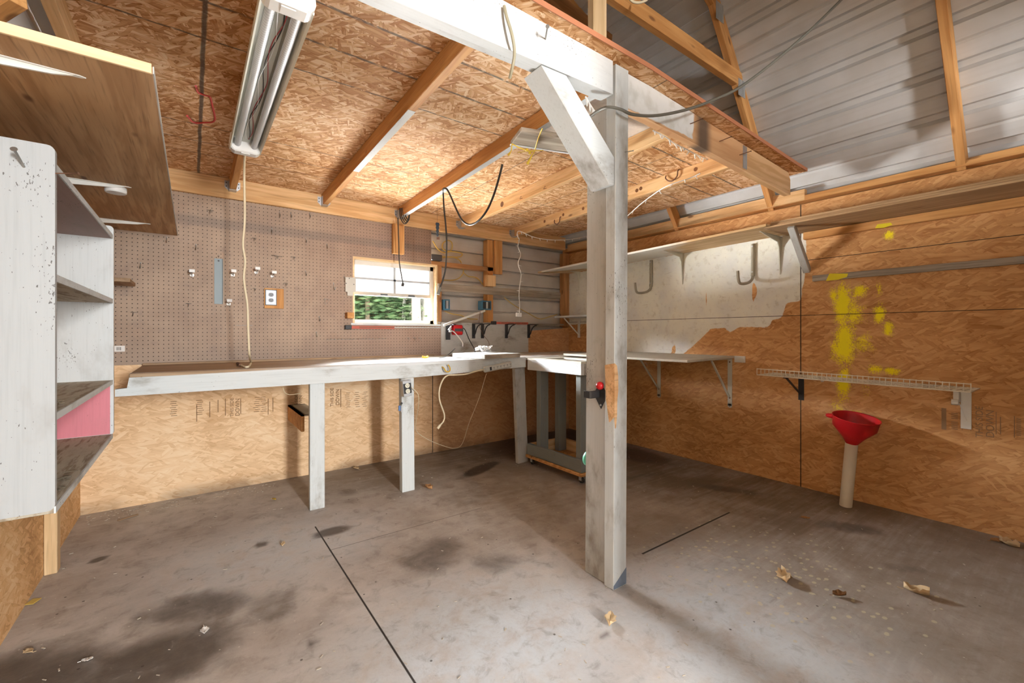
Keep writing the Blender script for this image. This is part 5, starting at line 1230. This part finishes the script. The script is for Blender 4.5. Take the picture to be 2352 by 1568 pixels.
# bent hook bracket behind the post
# ------------------------------------------------------------------ outside
gm = plain('leaf_litter_ground', (.09, .075, .045), .95)
gr = MB().add([(-40, 3.85, -.15), (40, 3.85, -.15), (40, 60, .2), (-40, 60, .2)], [(0, 1, 2, 3)]).build('ground', gm, origin=(0, 3.85, 0)); tag(gr, kind='structure')
def tree(x, y, h, tr, fm, crown, lab, nleaf, trunk_m, seed, z0=.3, ls=.10):
    rnd = random.Random(seed); r = empty('tree', (x, y, -.1), lab, 'tree', 'trees outside the window')
    t = MB(); t.tube([(x, y, -.15), (x+rnd.uniform(-.1, .1), y, h*.4), (x+rnd.uniform(-.2, .2), y, h)], [tr, tr, tr*.9, tr*.8, tr*.7, tr*.5], 10, 4)
    if fm is None or nleaf:
        for k in range(7):
            z = rnd.uniform(.6, h*.8); a = rnd.uniform(0, 6.28); l = rnd.uniform(.4, 1.1)*crown
            t.tube([(x, y, z), (x+l*.5*math.cos(a), y+l*.5*math.sin(a), z+.15), (x+l*math.cos(a), y+l*math.sin(a), z+rnd.uniform(-.1, .4))], [tr*.3, tr*.2, tr*.1], 6, 3)
    t.build('trunk', trunk_m, r)
    if nleaf:
        l = MB()
        for k in range(nleaf):
            a = rnd.uniform(0, 6.28); rr = crown*math.sqrt(rnd.random()); z = z0+(h*1.05-z0)*rnd.random()
            rr *= 1.0-.35*abs((z-z0)/(h-z0)-.4)
            c = Vector((x+rr*math.cos(a), y+rr*math.sin(a), z)); s = ls*rnd.uniform(.5, 1.3)
            M = Matrix.Translation(c) @ Matrix.Rotation(rnd.uniform(0, 6.28), 4, 'Z') @ Matrix.Rotation(rnd.uniform(-1.2, 1.2), 4, 'X')
            l.add([M @ Vector(v) for v in ((-s, 0, 0), (0, -s*.35, 0), (s, 0, 0), (0, s*.35, 0))], [(0, 1, 2, 3)])
        l.build('foliage', fm, r)
q = lambda px, y: at(px, 700, y=y).x
tree(q(845, 12.0), 12.0, 5.2, .07, FOL_G, 1.5, 'dark branched tree seen at the left of the window', 2600, BARK, 11, .2)
tree(q(890, 13.0), 13.0, 4.0, .08, FOL_G, 2.0, 'bushy green tree filling the middle of the window view', 5200, BARK, 12, .0)
tree(q(930, 12.0), 12.0, 3.4, .06, FOL_G, 1.5, 'low green bush with pale bare twigs right of the window middle', 3200, BARRK, 13, .0)
tree(q(962, 10.5), 10.5, 6.5, .13, None, .6, 'pale birch trunk, left of the two in the window', 0, BARRK, 14)
tree(q(977, 10.8), 10.8, 6.5, .18, None, .6, 'thick pale birch trunk, right of the two in the window', 0, BARRK, 15)
tree(q(900, 18), 18, 5.5, .12, FOL_Y, 4.0, 'yellow autumn tree far behind the green bushes', 6500, BARK, 16, .2, .26)
tree(q(960, 17), 17, 5.0, .10, FOL_G, 2.6, 'green tree far behind the birch trunks', 4200, BARK, 17, .2, .22)
tree(q(840, 20), 20, 6.0, .12, FOL_Y, 3.2, 'pale yellow tree farthest left in the window view', 3600, BARK, 18, .2, .26)
# ------------------------------------------------------------------ light
w = D.worlds.new('World'); S.world = w; w.use_nodes = True
bg = w.node_tree.nodes['Background']; bg.inputs[0].default_value = (.80, .90, 1.0, 1); bg.inputs[1].default_value = .42
def area(name, loc, aim, sx, sy, e, col=(1, 1, 1), spread=180):
    l = D.lights.new(name, 'AREA'); l.shape = 'RECTANGLE'; l.size = sx; l.size_y = sy; l.energy = e; l.color = col; l.spread = math.radians(spread)
    o = D.objects.new(name, l); o.location = loc
    o.rotation_euler = (Vector(aim)-Vector(loc)).to_track_quat('-Z', 'Y').to_euler(); COL.objects.link(o); return o
area('doorway_daylight', (.75, -3.5, 1.55), (.75, 3.6, .95), .35, 1.1, 205, (1, .98, .95))
area('doorway_sky', (.3, -3.0, 3.1), (.4, 2.6, .1), 3.2, 2.0, 46, (.86, .93, 1.0))
area('sky_outside_window', (.4, 7.5, 3.4), (1.42, 3.65, 1.35), 9.0, 2.6, 17000, (.90, .95, 1.0))
area('ground_bounce_outside_window', (1.42, 4.5, .35), (1.42, 3.6, 1.45), 2.6, .9, 650, (1, .97, .92))
area('far_ground_outside_window', (.8, 7.0, .40), (1.42, 3.6, 1.3), 6.0, 1.1, 6000, (1, .98, .94))
# ------------------------------------------------------------------ camera, view
cam = D.cameras.new('Camera'); co = D.objects.new('Camera', cam); COL.objects.link(co)
co.location = (0, 0, H); co.rotation_euler = (math.pi/2, 0, -T)
cam.sensor_width = 36; cam.lens = F/2352*36; cam.shift_y = -(784-HY)/2352; cam.clip_start = .02
S.camera = co
S.view_settings.view_transform = 'Standard'; S.view_settings.look = 'None'; S.view_settings.gamma = 1
S.view_settings.use_curve_mapping = False; S.view_settings.exposure = 0.72
